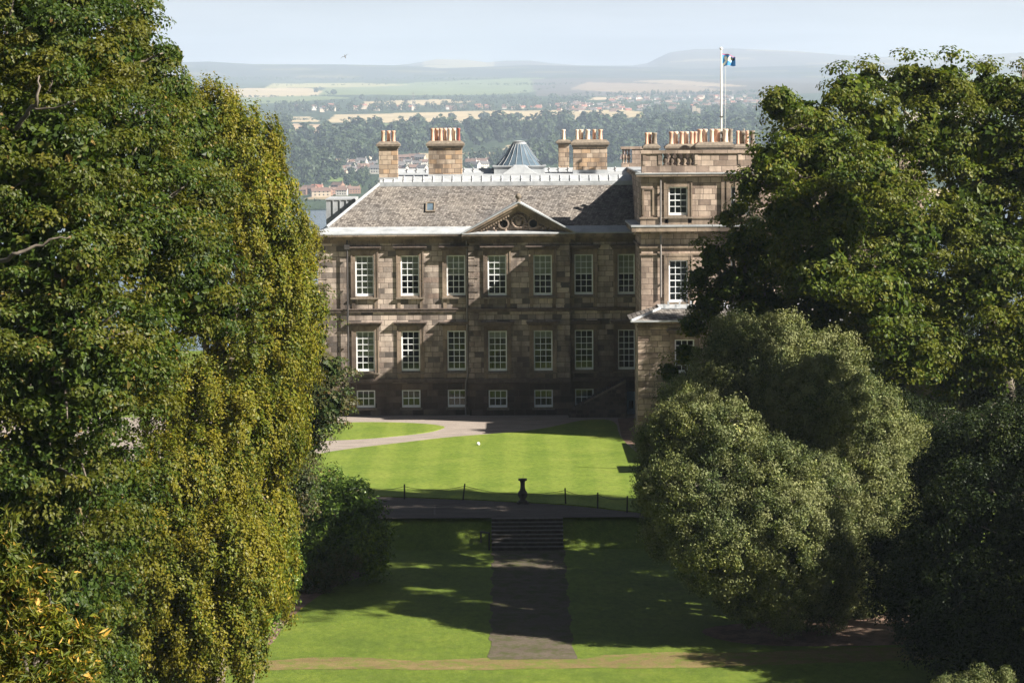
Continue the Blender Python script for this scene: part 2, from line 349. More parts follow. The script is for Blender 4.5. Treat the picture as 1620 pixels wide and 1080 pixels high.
# mossy walkway from the steps down to the worn path
wy = [136.5, 118, 115.9]
strip_mesh('walkway', M['mossy'], lambda y: (-1.0 + .07 * math.sin(y * 2.3) + .05 * math.sin(y * 6.1) - (.06 if y < 116.3 else 0), 2.45 + .07 * math.sin(y * 1.9 + 1) + .04 * math.sin(y * 7.3) + (.08 if y < 116.3 else 0)), .012, sorted([115.7, 116.2, 118] + [118 + 18.6 * q / 50 for q in range(1, 51)]))
ep = []
def eb(y): return 0
b = MB(); rows = []
for x in np.linspace(-16, 24, 60):
    wob = .22 * math.sin(x * .7) + .12 * math.sin(x * 2.1 + 1)
    y0 = 114.15 + wob * .4 + (.006 * (x - 3) ** 2 if x > 3 else -.02 * (x + 1) if x < -1 else 0); y1 = y0 + 1.75 + .25 * math.sin(x * .9 + 2) + (.6 if x > 3 else 0)
    rows.append([(x, y, gz(y) + .007) for y in (y0, (y0 + y1) / 2 if (y0 + y1) / 2 != 118 else 118, y1)])
for i in range(len(rows) - 1):
    for k in range(2): b.add([rows[i][k], rows[i + 1][k], rows[i + 1][k + 1], rows[i][k + 1]], [(0, 1, 2, 3)])
tag(b.build('earth_path', M['earth']), kind='structure')
def bed(pts, name='soil_bed'):
    P = smooth_poly([atz(px, py, -2.0) for px, py in pts], 2); b = MB()
    c = sum(P) / len(P); c = (c[0], c[1])
    # fan of narrow wedges with rows at the ground's own slope breaks avoided (all inside one plane)
    b.add([(p[0], p[1], gz(p[1]) + .009) for p in P], [tuple(range(len(P)))]); tag(b.build(name, M['soil']), kind='structure')
bed([(380, 930), (470, 925), (600, 902), (585, 922), (530, 935), (478, 960), (445, 985), (430, 1005), (400, 1010)])
bed([(1090, 985), (1200, 975), (1500, 960), (1500, 1000), (1300, 1005), (1160, 1002)])

# ------------------------------------------------------------------ the country house
HX0, HX1, FY = -12.72, 8.15, 187.0
house = empty('country_house', (0, FY, 0), 'large brown sandstone mansion with slate roof, pediment and chimneys behind the lawns', 'mansion')
def wall_open(b, x0, x1, z0, z1, y, ops, depth=.28):
    xs = sorted(set([x0, x1] + [o[0] for o in ops] + [o[1] for o in ops])); zs = sorted(set([z0, z1] + [o[2] for o in ops] + [o[3] for o in ops]))
    xs = [x for x in xs if x0 <= x <= x1]; zs = [z for z in zs if z0 <= z <= z1]
    for i in range(len(xs) - 1):
        for k in range(len(zs) - 1):
            cx, cz = (xs[i] + xs[i + 1]) / 2, (zs[k] + zs[k + 1]) / 2
            if any(o[0] < cx < o[1] and o[2] < cz < o[3] for o in ops): continue
            b.add([(xs[i], y, zs[k]), (xs[i + 1], y, zs[k]), (xs[i + 1], y, zs[k + 1]), (xs[i], y, zs[k + 1])], [(0, 1, 2, 3)])
    for a, c, d, e in ops:
        if c > x1 or a < x0 or e > z1 or d < z0: continue
        b.add([(a, y, d), (a, y, e), (a, y + depth, e), (a, y + depth, d)], [(0, 1, 2, 3)])
        b.add([(c, y, d), (c, y + depth, d), (c, y + depth, e), (c, y, e)], [(0, 1, 2, 3)])
        b.add([(a, y, d), (a, y + depth, d), (c, y + depth, d), (c, y, d)], [(0, 1, 2, 3)])
        b.add([(a, y, e), (c, y, e), (c, y + depth, e), (a, y + depth, e)], [(0, 1, 2, 3)])
rng = random.Random(5)
def make_window(cx, z0, z1, y, w, nc, nr, blind=0.0, curt=None, surround='full', hood=True, meet=True, parent=house, skirt=None, reveal=.11):
    """sash window in its opening: white frame and glazing bars, glass, blind; stone architrave and hood."""
    x0, x1 = cx - w / 2, cx + w / 2; yf = y + reveal
    b = MB(); fw = .085
    b.box(x0, x0 + fw, yf, yf + .10, z0, z1); b.box(x1 - fw, x1, yf, yf + .10, z0, z1); b.box(x0 + fw, x1 - fw, yf, yf + .10, z1 - fw, z1)
    b.box(x0 + fw, x1 - fw, yf - .01, yf + .10, z0, z0 + .16)
    gx0, gx1, g0, g1 = x0 + fw, x1 - fw, z0 + .16, z1 - fw
    for i in range(1, nc): 
        c = gx0 + (gx1 - gx0) * i / nc; b.box(c - .021, c + .021, yf + .025, yf + .075, g0, g1)
    for k in range(1, nr):
        c = g0 + (g1 - g0) * k / nr; t = .034 if (meet and k * 2 == nr) else .021
        b.box(gx0, gx1, yf + (.012 if t > .02 else .03), yf + (.085 if t > .02 else .07), c - t, c + t)
    wn = b.build('window', M['white'], parent)
    MB().add([(gx0, yf + .05, g0), (gx1, yf + .05, g0), (gx1, yf + .05, g1), (gx0, yf + .05, g1)], [(0, 1, 2, 3)]).build('pane', M['glass'], wn)
    if blind > 0:
        zb = g1 - (g1 - g0) * blind
        bb = MB(); bb.box(gx0 - .02, gx1 + .02, yf + .16, yf + .17, zb, g1 + .02); bb.build('blind', M['blind'], wn)
    if curt is not None:
        cb = MB()
        nfold = 14; a0, a1 = curt
        for i in range(nfold):
            xa = gx0 + (gx1 - gx0) * (a0 + (a1 - a0) * i / nfold); xb = gx0 + (gx1 - gx0) * (a0 + (a1 - a0) * (i + 1) / nfold)
            ya, yb = yf + .22 + .05 * (i % 2), yf + .22 + .05 * ((i + 1) % 2)
            cb.add([(xa, ya, g0), (xb, yb, g0), (xb, yb, g1), (xa, ya, g1)], [(0, 1, 2, 3)])
        cb.build('curtain', M['curtain'], wn)
    if surround == 'full':
        s = MB(); t = .24; p = .07; zt = z1 + .34; zb = z0 - (skirt if skirt else .1)
        s.box(x0 - t, x0, y - p, y, z0 - .1, z1); s.box(x1, x1 + t, y - p, y, z0 - .1, z1); s.box(x0 - t, x1 + t, y - p, y, z1, zt)
        s.box(x0 - t - .05, x0 - t + .05, y - p - .035, y - p, z0 - .1, zt); s.box(x1 + t - .05, x1 + t + .05, y - p - .035, y - p, z0 - .1, zt)
        s.box(x0 - t + .05, x1 + t - .05, y - p - .03, y - p, zt - .08, zt)
        s.build('window_surround', M['trim'], wn)
        sl = MB(); sl.box(x0 - t - .08, x1 + t + .08, y - .20, y, z0 - .20, z0 - .10); sl.box(x0, x1, y - .03, y + reveal, z0 - .1, z0 - .003); sl.build('sill', M['capstone'], wn)
        if skirt:
            for xq in (x0 - t, x1 + t - .22): MB().box(xq, xq + .22, y - .06, y, z0 - skirt, z0 - .2).build('apron_strip', M['trim'], wn)
    elif surround == 'plain':
        sl = MB(); sl.box(x0 - .12, x1 + .12, y - .10, y, z0 - .16, z0 - .003); sl.build('sill', M['capstone'], wn)
    if hood:
        h = MB(); zt = z1 + .342
        h.box(x0 - .36, x1 + .36, y - .16, y, zt, zt + .10); h.box(x0 - .46, x1 + .46, y - .32, y, zt + .10, zt + .20); h.box(x0 - .50, x1 + .50, y - .38, y, zt + .20, zt + .27)
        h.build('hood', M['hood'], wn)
    return wn
WX = [-9.67, -6.68, -3.65, -0.95, 2.05, 4.75, 7.60]
ZT = (7.90, 10.55); ZL = (2.93, 5.58); ZB = (.52, 1.68); WW = 1.23
PX0, PX1, PJ = -2.80, 3.80, 0.42
wb, wd, ww = MB(), MB(), MB()
def ops(idx, zr, w=WW): return [(WX[i] - w / 2, WX[i] + w / 2, zr[0], zr[1]) for i in idx]
for (xa, xb, y, idx) in ((HX0, PX0, FY, (0, 1, 2)), (PX0, PX1, FY - PJ, (3, 4)), (PX1, HX1, FY, (5,))):
    o = ops(idx, ZT) + ops(idx, ZL)
    if idx == (5,): o += [(WX[6] - WW / 2, HX1 - .03, ZT[0], ZT[1]), (WX[6] - WW / 2, HX1 - .03, ZL[0], ZL[1])]
    wall_open(ww, xa, xb, 2.20, 11.36, y, o)
    wall_open(wd, xa, xb, -.3, 2.18, y - .08, ops(idx, ZB) , .36)
ww.box(PX0, PX0 + .001, FY - PJ, FY, 2.2, 11.36); ww.box(PX1 - .001, PX1, FY - PJ, FY, 2.2, 11.36)
wd.box(PX0, PX0 + .001, FY - PJ - .08, FY, -.3, 2.18); wd.box(PX1 - .001, PX1, FY - PJ - .08, FY, -.3, 2.18)
ww.add([(HX0, FY, -.3), (HX0, 215, -.3), (HX0, 215, 12), (HX0, FY, 12)], [(0, 1, 2, 3)]); ww.add([(HX0, 215, -.3), (26, 215, -.3), (26, 215, 12), (HX0, 215, 12)], [(0, 1, 2, 3)])
ww.build('wall', M['stone'], house); wd.build('basement_wall', M['stone_dark'], house)
MB().box(HX0 + .3, HX1, FY + 1.2, FY + 1.3, -.2, 12).build('room_wall', M['dark'], house)
blinds_t = [1.0, .5, .5, .5, .5, .5, .5]; blinds_l = [.66, 0, 0, .17, .17, 0, 0]
for i, x in enumerate(WX):
    y = FY - (PJ if i in (3, 4) else 0)
    if i == 6:
        x = (WX[6] - WW / 2 + HX1 - .03) / 2; w_ = HX1 - .03 - (WX[6] - WW / 2)
    else: w_ = WW
    make_window(x, ZT[0], ZT[1], y, w_, 3, 6, blinds_t[i], skirt=.82, curt=(0, .3) if i == 0 else None)
    make_window(x, ZL[0], ZL[1], y, w_, 3, 6, blinds_l[i], skirt=.62, hood=True, curt={0: None, 2: (.35, 1), 3: (0, 1), 4: (0, 1), 1: None, 5: None, 6: None}[i])
    if i < 6: make_window(x, ZB[0], ZB[1], y - .08, WW, 3, 2, 0, surround='plain', hood=False, meet=True, curt=(0, 1) if i in (1, 2, 3, 4) else None, reveal=.10)
# string courses, plinth band, frieze and cornice
def banded(name, mat, segs):
    b = MB()
    for s in segs: b.box(*s)
    return b.build(name, mat, house)
for (xa, xb, y) in ((HX0 - .02, PX0 - .1, FY), (PX0 - .1, PX1 + .1, FY - PJ), (PX1 + .1, HX1, FY)):
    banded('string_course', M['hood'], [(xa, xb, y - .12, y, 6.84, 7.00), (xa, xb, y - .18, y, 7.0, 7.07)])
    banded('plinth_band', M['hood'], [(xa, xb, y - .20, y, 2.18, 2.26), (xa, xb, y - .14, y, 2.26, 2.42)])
    banded('entablature', M['trim'], [(xa - .02, xb, y - .08, y + .3, 11.36, 11.44), (xa, xb, y - .04, y + .3, 11.44, 11.62), (xa - .1, xb, y - .26, y + .3, 11.62, 11.72), (xa - .2, xb, y - .48, y + .3, 11.72, 11.84), (xa - .25, xb, y - .60, y + .3, 11.84, 11.95)])
b = MB()
for (xc, sgn, y, zlo, zhi) in ((HX0, 1, FY, 2.42, 11.36), (PX0, 1, FY - PJ, 2.42, 11.36), (PX1, -1, FY - PJ, 2.42, 11.36)):
    z = zlo; k = 0
    while z < zhi - .2:
        L = .62 if k % 2 else .40; za, zb2 = z + .02, min(z + .42, zhi)
        xa, xb = (xc - .03, xc + L) if sgn > 0 else (xc - L, xc + .03)
        if not (6.7 < (za + zb2) / 2 < 7.2): b.box(xa, xb, y - .05, y + .25, za, zb2 - .025)
        z += .44; k += 1
b.build('quoins', M['stone'], house)
# lead gutter and hipped slate roof
SL0, SL1 = (FY + .55, 12.42), (FY + 4.3, 15.1)
b = MB()
XL = HX0 - .28
b.add([(XL, FY - .62, 11.952), (HX1, FY - .62, 11.952), (HX1, FY - .62, 12.03), (XL, FY - .62, 12.03)], [(0, 1, 2, 3)])
b.add([(XL, FY - .62, 12.03), (HX1, FY - .62, 12.03), (HX1, SL0[0], SL0[1]), (XL + .9, SL0[0], SL0[1])], [(0, 1, 2, 3)])
b.add([(XL, FY - .62, 12.03), (XL + .9, SL0[0], SL0[1]), (XL + .9, 214, SL0[1]), (XL, 215, 12.03)], [(0, 1, 2, 3)])
b.add([(XL, FY - .62, 11.952), (XL, FY - .62, 12.03), (XL, 215, 12.03), (XL, 215, 11.952)], [(0, 1, 2, 3)])
b.build('lead_gutter', M['lead'], house)
xt = xx(600, SL1[0], 291)
b = MB()
b.add([(XL + .9, SL0[0], SL0[1]), (HX1, SL0[0], SL0[1]), (HX1, SL1[0], SL1[1]), (xt, SL1[0], SL1[1])], [(0, 1, 2, 3)])
b.add([(XL + .9, SL0[0], SL0[1]), (xt, SL1[0], SL1[1]), (xt, 212, SL1[1]), (XL + .9, 214, SL0[1])], [(0, 1, 2, 3)])
b.build('slate_roof', M['slate'], house)
b = MB()
b.tube([(XL + .85, SL0[0] - .05, SL0[1] + .04), (xt, SL1[0], SL1[1] + .05)], .10, 6)
b.box(xt - .1, HX1, SL1[0] - .10, SL1[0] + .16, SL1[1] - .12, SL1[1] + .16)
b.box(xt - .1, HX1, SL1[0] - .16, SL1[0] - .10, SL1[1] - .16, SL1[1] + .02)
b.build('ridge_flashing', M['lead'], house)
# lead covered upper roof with rolls
prof = [(SL1[0] + .16, 15.16), (SL1[0] + 1.3, 15.62), (SL1[0] + 1.5, 15.55), (SL1[0] + 7.0, 15.74), (SL1[0] + 7.8, 16.02), (SL1[0] + 13, 15.6)]
b = MB()
for (ya, za), (yb, zb) in zip(prof[:-1], prof[1:]): b.add([(xt, ya, za), (HX1, ya, za), (HX1, yb, zb), (xt, yb, zb)], [(0, 1, 2, 3)])
b.add([(xt, p[0], p[1]) for p in prof] + [(xt, prof[-1][0], 14.9), (xt, prof[0][0], 14.9)], [tuple(range(len(prof) + 2))])
b.build('lead_roof', M['lead'], house)
b = MB(); x = xt + .3
while x < HX1 - .2:
    for (i0, i1) in ((0, 1), (3, 4)):
        (ya, za), (yb, zb) = prof[i0], prof[i1]; b.tube([(x, ya, za + .02), (x, yb, zb + .02)], .045, 6)
    x += .66
b.build('lead_roll', M['lead'], house)
b = MB(); x = xt + .3
while x < HX1 - .2:
    (ya, za), (yb, zb) = prof[0], prof[1]; b.box(x - .035, x + .035, ya + .45, ya + .53, za + .17, za + .28); b.box(x - .045, x + .045, prof[3][0] + .3, prof[3][0] + .4, prof[3][1] + .1, prof[3][1] + .26); x += .66
b.build('roof_hook', M['pipe_grey'], house)
# skylight
p = at(681, 326, FY + 2.2); b = MB()
sy, sz = p[1], 12.42 + (p[1] - SL0[0]) * (15.1 - 12.42) / (4.3 - .55)
sl_ = (15.1 - 12.42) / 3.75
def onroof(x, y, o): return (x, y - o * .58, 12.42 + (y - SL0[0]) * sl_ + o * .82)
for (xa, xb, ya, yb) in ((p[0] - .32, p[0] - .22, sy - .42, sy + .42), (p[0] + .22, p[0] + .32, sy - .42, sy + .42), (p[0] - .22, p[0] + .22, sy - .42, sy - .33), (p[0] - .22, p[0] + .22, sy + .33, sy + .42)):
    b.hexa([onroof(xa, ya, 0), onroof(xb, ya, 0), onroof(xb, yb, 0), onroof(xa, yb, 0), onroof(xa, ya, .12), onroof(xb, ya, .12), onroof(xb, yb, .12), onroof(xa, yb, .12)])
sk = b.build('skylight', M['capstone'], house)
MB().add([onroof(p[0] - .22, sy - .33, .06), onroof(p[0] + .22, sy - .33, .06), onroof(p[0] + .22, sy + .33, .06), onroof(p[0] - .22, sy + .33, .06)], [(0, 1, 2, 3)]).build('skylight_pane', M['blueglass'], sk)
# pediment
PC = .48; py0 = FY - PJ - .62; PHW = 3.72; zb0, zap = 11.95, zz(321, FY - PJ - .5)
b = MB(); b.add([(PC - 3.3, FY - PJ - .02, zb0), (PC + 3.3, FY - PJ - .02, zb0), (PC, FY - PJ - .02, zap - .35)], [(0, 1, 2)]); tym = b.build('pediment', M['carving'], house)
def rake(sgn, o0, o1, ya, yb, mat, nm):   # band parallel to the slope between offsets o0..o1 below the top line
    b = MB(); ex = PC + sgn * PHW; dz = zap - 12.0
    nx, nz = sgn * dz, PHW; L = math.hypot(nx, nz); nx /= L; nz /= L
    P = lambda t, o: (PC + (ex - PC) * t, zap + (12.0 - zap) * t - o / nz)
    t1 = 1.0
    a0, a1, c0, c1 = P(0, o0), P(t1, o0), P(0, o1), P(t1, o1)
    pts = [(c0[0], ya, c0[1]), (c1[0], ya, c1[1]), (c1[0], yb, c1[1]), (c0[0], yb, c0[1]), (a0[0], ya, a0[1]), (a1[0], ya, a1[1]), (a1[0], yb, a1[1]), (a0[0], yb, a0[1])]
    b.hexa(pts); return b.build(nm, mat, tym)
for sgn in (-1, 1):
    rake(sgn, -.05, .03, py0 - .05, FY + 2.6, M['lead'], 'raking_flashing')
    rake(sgn, .032, .17, py0, FY + .2, M['trim'], 'raking_cornice')
    rake(sgn, .172, .30, py0 + .18, FY + .2, M['trim'], 'raking_cornice')
    rake(sgn, .302, .48, py0 + .38, FY + .2, M['trim'], 'raking_moulding')
    b = MB()
    for k in range(4, 22):
        t = k / 23.; x = PC + sgn * PHW * t; z = zap + (12.0 - zap) * t - .60
        if z > zb0 + .1: b.box(x - .05, x + .05, py0 + .30, FY - PJ, z, z + .13)
    b.build('dentils', M['trim'], tym)
b = MB(); b.hexa([(PC - 3.75, py0 - .02, 11.952), (PC + 3.75, py0 - .02, 11.952), (PC + 3.75, FY - PJ, 11.97), (PC - 3.75, FY - PJ, 11.97), (PC - 3.75, py0 - .02, 12.02), (PC + 3.75, py0 - .02, 12.02), (PC + 3.5, FY - PJ - .03, 12.16), (PC - 3.5, FY - PJ - .03, 12.16)])
b.build('lead_ledge', M['lead'], tym)
# carved arms: central cartouche, two oculi, scrolling leaves
b = MB(); yc = FY - PJ - .05; r2 = random.Random(3)
for k in range(20):
    t = 2 * math.pi * k / 20; b.lathe(PC + .42 * math.cos(t), yc - .08, 12.78 + .42 * math.sin(t) - .07, [(.02, -.02), (.10, .03), (.10, .10), (.02, .16)], 7)
for k in range(70):
    t = r2.uniform(-1, 1); x = PC + t * 2.2; top = 12.1 + (zap - 13.0) * (1 - abs(t) / 1.0) ; z = r2.uniform(12.15, max(12.25, top + .35))
    rr = r2.uniform(.06, .13); d1 = math.hypot(x - (PC - .97), z - 12.62); d2 = math.hypot(x - (PC + .97), z - 12.62)
    if min(d1, d2) < .33: continue
    b.lathe(x, yc, z - rr, [(.02, 0), (rr, rr * .6), (rr * .9, rr * 1.3), (.02, rr * 2)], 7)
b.lathe(PC, yc + .05, 12.42, [(.03, 0), (.20, .12), (.27, .35), (.22, .60), (.05, .74)], 12)
b.build('coat_of_arms', M['carving'], tym, True)
for sx in (-.97, .97):
    b = MB(); V = []; n_ = 24
    for k in range(n_):
        t = 2 * math.pi * k / n_
        for r, dy in ((.26, -.02), (.27, -.16), (.36, -.16), (.38, 0)): V.append((PC + sx + r * math.cos(t), yc + dy, 12.62 + r * math.sin(t)))
    Fc = [(k * 4 + j, ((k + 1) % n_) * 4 + j, ((k + 1) % n_) * 4 + j + 1, k * 4 + j + 1) for k in range(n_) for j in range(3)]
    b.add(V, Fc); oc = b.build('oculus', M['carving'], tym)
    MB().add([(PC + sx + .265 * math.cos(2 * math.pi * k / n_), yc - .012, 12.62 + .265 * math.sin(2 * math.pi * k / n_)) for k in range(n_)], [tuple(range(n_))]).build('opening', M['dark'], oc)
MB().lathe(PC, FY - PJ - .3, zap - .05, [(.16, 0), (.14, .12), (.07, .16), (.07, .24), (.14, .28), (.20, .38), (.20, .46), (.13, .58), (.03, .63)], 16).build('ball_finial', M['capstone'], tym, True)
# rainwater pipes
def pipe(pts, mat, r=.055):
    b = MB(); b.tube(pts, r, 8)
    for p, q in zip(pts[:-1], pts[1:]):
        if abs(p[2] - q[2]) > 2:
            zc = min(p[2], q[2]) + .8
            while zc < max(p[2], q[2]): b.box(p[0] - .09, p[0] + .09, p[1] - .03, p[1] + .1, zc, zc + .07); zc += 1.9
    return b.build('drainpipe', mat, house)
xp = xx(550, FY); o = pipe([(xp, FY - .26, .1), (xp, FY - .26, 11.2), (xp, FY - .18, 11.6)], M['pipe'])
MB().box(xp - .17, xp + .17, FY - .40, FY - .1, 11.0, 11.3).build('hopper', M['pipe'], o)
xp = PX0 - .14; pipe([(xp, FY - .25, 11.5), (xp, FY - .25, 2.6), (xp - .14, FY - .25, 2.1), (xp - .14, FY - .25, 0)], M['pipe_grey'])
# chimneys on the wing
POT = [(.13, 0), (.145, .06), (.125, .12), (.11, .75), (.135, .80), (.135, .90), (.10, .92), (.10, .80)]
def stack(px0, px1, Y, py_base, py_cap0, py_cap1, pots, pot_top, skirt=None, depth=1.0, mat='chim', pk=None):
    x0, x1 = xx(px0, Y, 250), xx(px1, Y, 250); zb = zz(py_base, Y, px0); zc0 = zz(py_cap0, Y, px0); zc1 = zz(py_cap1, Y, px0)
    b = MB(); b.box(x0, x1, Y, Y + depth, zb - 1.2, zc0); st = b.build('chimney_stack', M[mat], house)
    c = MB(); h = zc1 - zc0
    c.box(x0 - .08, x1 + .08, Y - .08, Y + depth + .08, zc0, zc0 + h * .3); c.box(x0 - .17, x1 + .17, Y - .17, Y + depth + .17, zc0 + h * .3, zc0 + h * .6)
    c.hexa([(x0 - .17, Y - .17, zc0 + h * .6), (x1 + .17, Y - .17, zc0 + h * .6), (x1 + .17, Y + depth + .17, zc0 + h * .6), (x0 - .17, Y + depth + .17, zc0 + h * .6), (x0 + .05, Y + .1, zc1), (x1 - .05, Y + .1, zc1), (x1 - .05, Y + depth - .1, zc1), (x0 + .05, Y + depth - .1, zc1)])
    c.build('chimney_cap', M['capstone'], st)
    if skirt:
        s = MB(); s.box(x0 - .04, x1 + .04, Y - .05, Y + depth + .05, zb - 1.0, zz(skirt, Y, px0)); s.build('flashing', M['lead'], st)
    zt = zz(pot_top, Y, px0); sc = (zt - zc1 + .05) / .92
    for i, pp in enumerate(pots):
        px, mt, wd = pp if isinstance(pp, tuple) else (pp, 'terra', 1)
        MB().lathe(xx(px, Y, 215), Y + depth / 2 + (.18 if i % 2 else -.1) * min(1, depth), zc1 - .05, [(r * wd, h_ * sc * rr_) for (r, h_), rr_ in zip(POT, [1] * 8)], 12).build('chimney_pot', M[mt], st, True)
P_, T_ = 'terra_pale', 'terra'
stack(599.5, 629, 192.2, 286, 235, 224, [605.5, 614, 622], 207, skirt=281)
stack(678, 731, 193.5, 280, 234.5, 223, [684, (690.5, T_, 1), (697, T_, 1), (704, P_, 1), (711, P_, 1), (718, P_, 1), (725.5, 'terra_red', .85)], 203, skirt=276)
stack(883.5, 900.5, 200, 266, 229, 221, [(891.6, P_, 1)], 205, depth=.8)
stack(907, 960.5, 196, 272, 233, 221, [(913, P_, .85), (919.5, P_, 1.25), (930, P_, 1.25), (940.5, T_, 1), (950, T_, 1.1)], 205, skirt=269)
# glazed lantern
LY = 198.0; lx = xx(821.5, LY, 250); zb = zz(263, LY, 821); zt = zz(227, LY, 821); 
b = MB(); b.box(lx - 1.75, lx + 1.75, LY - 1.75, LY + 1.75, 15.2, zb); b.box(lx - 1.85, lx + 1.85, LY - 1.85, LY + 1.85, zb, zb + .07)
b.hexa([(lx - 1.2, LY - 2.5, zb - .5), (lx + 1.2, LY - 2.5, zb - .5), (lx + 1.2, LY - 1.7, zb - .5), (lx - 1.2, LY - 1.7, zb - .5), (lx - .4, LY - 2.3, zb + .05), (lx + .4, LY - 2.3, zb + .05), (lx + .4, LY - 1.7, zb + .12), (lx - .4, LY - 1.7, zb + .12)])
lan = b.build('roof_lantern', M['lead'], house)
gp = [(1.62, .07), (1.30, .42), (.98, .82), (.70, 1.25), (.46, zt - zb)]
b = MB(); g = MB(); g.lathe(lx, LY, zb, gp, 22); g.build('lantern_glass', M['blueglass'], lan)
MB().lathe(lx, LY, zb, [(1.5, .06), (.40, 1.5)], 20).build('lantern_shaft', M['dark'], lan)
for k in range(20):
    t = 2 * math.pi * (k + .5) / 20; b.tube([(lx + (r + .02) * math.cos(t), LY + (r + .02) * math.sin(t), zb + h) for r, h in gp], .016, 5)
b.lathe(lx, LY, zt, [(.50, -.06), (.50, .05), (.40, .06), (.40, .12), (.46, .14), (.10, .20)], 16); b.build('lantern_ribs', M['lead'], lan)
# low lead covered block seen past the left hip
b = MB(); Y = 203; xa, xb = xx(516, Y, 330), xx(560, Y, 330); z0_, z1_ = zz(372, Y, 520), zz(317, Y, 520)
b.box(xa, xb, Y, Y + 6, z0_ - 3, z1_); b.box(xa - .05, xb, Y - .05, Y + 6, z1_, z1_ + .1)
for x in (xa + .5, xa + 1.0, xa + 1.45): b.box(x - .03, x + .03, Y - .06, Y, z0_ - 1, z1_)
b.build('lead_dormer', M['lead'], house)
# ------------ tall block on the right
TY = 178.3; TX0, TX1 = 8.15, 26.0
tz = lambda py: zz(py, TY, 1070)
zC0, zC1 = tz(372), tz(355)          # lower cornice
zP0, zP1 = tz(281), tz(274)          # top cornice
wtop = (tz(340.5), tz(295.6)); wmid = (tz(478), tz(411.5))
txc = [xx(1073, TY, 400)]
while txc[-1] + 3.9 < TX1 - 1: txc.append(txc[-1] + 3.9)
b = MB(); op = []
for c in txc: op += [(c - .6, c + .6, wtop[0], wtop[1]), (c - .6, c + .6, wmid[0], wmid[1])]
wall_open(b, TX0, TX1, 5, zP0, TY, op, .3)
b.add([(TX0, TY, -.3), (TX0, TY, zP0), (TX0, FY + 18, zP0), (TX0, FY + 18, -.3)], [(0, 1, 2, 3)]); b.add([(TX1, TY, 0), (TX1, 215, 0), (TX1, 215, zP0), (TX1, TY, zP0)], [(0, 1, 2, 3)])
b.add([(TX0, 205, 10), (TX1, 205, 10), (TX1, 205, zP0), (TX0, 205, zP0)], [(0, 1, 2, 3)])
b.build('wall', M['stone_pale'], house)
MB().box(TX0 + .1, TX1 - .1, TY + 1.0, TY + 1.1, 0, zP0 - .3).build('room_wall', M['dark'], house)
for c in txc:
    make_window(c, wtop[0], wtop[1], TY, 1.2, 3, 4, 0, hood=False, skirt=.5); make_window(c, wmid[0], wmid[1], TY, 1.2, 3, 6, 0, hood=False, skirt=.5)
    b = MB(); b.box(c - .55, c + .55, TY + .5, TY + .52, wtop[0], wtop[1]); b.box(c - .55, c + .55, TY + .5, TY + .52, wmid[0], wmid[1]); b.build('blind', plain('grey blind', (.20, .21, .23), .9, .05) if 'gb' not in M else M['gb'], house)
b = MB()
b.box(TX0 - .10, TX1, TY - .10, TY + .2, tz(403), tz(400.5)); b.box(TX0 - .12, TX1, TY - .12, TY + .2, tz(392), tz(388.5))
b.box(TX0 - .25, TX1, TY - .25, TY + .2, zC0 + .1, zC0 + .25); b.box(TX0 - .62, TX1, TY - .62, TY + .2, zC0 + .25, zC1 - .13)
k = TX0 - .55
while k < TX1: b.box(k, k + .2, TY - .52, TY - .25, zC0 + .06, zC0 + .25); k += .55
# return of the cornice down the side of the block to the wing
b.box(TX0 - .25, TX0, TY + .2, FY, zC0 + .1, zC0 + .25); b.box(TX0 - .62, TX0, TY + .2, FY - .62, zC0 + .25, zC1 - .13); b.box(TX0 - .12, TX0, TY + .2, FY, tz(392), tz(388.5))
b.build('block_cornice', M['trim'], house)
MB().box(TX0 - .66, TX1, TY - .66, FY + .2, zC1 - .13, zC1 - .03).build('cornice_lead', M['lead'], house)
b = MB(); b.box(TX0 - .06, TX1, TY - .06, TY + .2, tz(355) - .02, tz(346)); b.box(TX0 - .12, TX1, TY - .12, TY + .2, tz(346), tz(343.5)); b.build('upper_plinth', M['trim'], house)
b = MB(); b.box(TX0 - .1, TX1, TY - .1, FY + 12, zP0, zP0 + .08); b.box(TX0 - .32, TX1, TY - .32, TY + .8, zP0 + .08, zP1 - .06); b.box(TX0 - .02, TX1, TY + .8, FY + 12, zP0 + .08, zP1 - .06); b.build('top_cornice', M['trim'], house)
MB().box(TX0 - .35, TX1, TY - .35, TY + .8, zP1 - .06, zP1 + .03).box(TX0 - .03, TX1, TY + .8, FY + 12.05, zP1 - .06, zP1 + .02).build('top_lead', M['lead'], house)
# parapet with balusters
pb0, pb1, pr0, pr1 = zP1 + .03, tz(262), tz(243), tz(238)
b = MB(); b.box(TX0 + .05, TX1, TY + .1, TY + .5, pb0, pb1)
dies = [(TX0 + .05, xx(1048, TY, 250)), (xx(1098, TY, 250), TX1)]
for xa, xb in dies:
    b.box(xa, xb, TY + .1, TY + .5, pb1, pr0)
    b.box(xa + .06, xa + .26, TY + .06, TY + .1, pb1 + .06, pr0 - .06); 
    b.box(min(xb, 14.5) - .26, min(xb, 14.5) - .06, TY + .06, TY + .1, pb1 + .06, pr0 - .06)
b.box(TX0 - .02, TX1, TY + .02, TY + .58, pr0, pr1)
b.box(TX0 + .05, TX0 + .45, TY + .5, TY + 1.1, pb0, pr0); b.box(TX0 - .02, TX0 + .55, TY + .58, TY + 1.1, pr0, pr1)
b.build('parapet', M['stone_pale'], house)
h = pr0 - pb1; bx0, bx1 = dies[0][1], dies[1][0]
for k in range(5):
    MB().lathe(bx0 + (bx1 - bx0) * (k + .5) / 5, TY + .3, pb1, [(.15, 0), (.15, .08 * h), (.07, .12 * h), (.17, .35 * h), (.12, .6 * h), (.065, .78 * h), (.13, .88 * h), (.15, h)], 10).build('baluster', M['trim'], house, True)
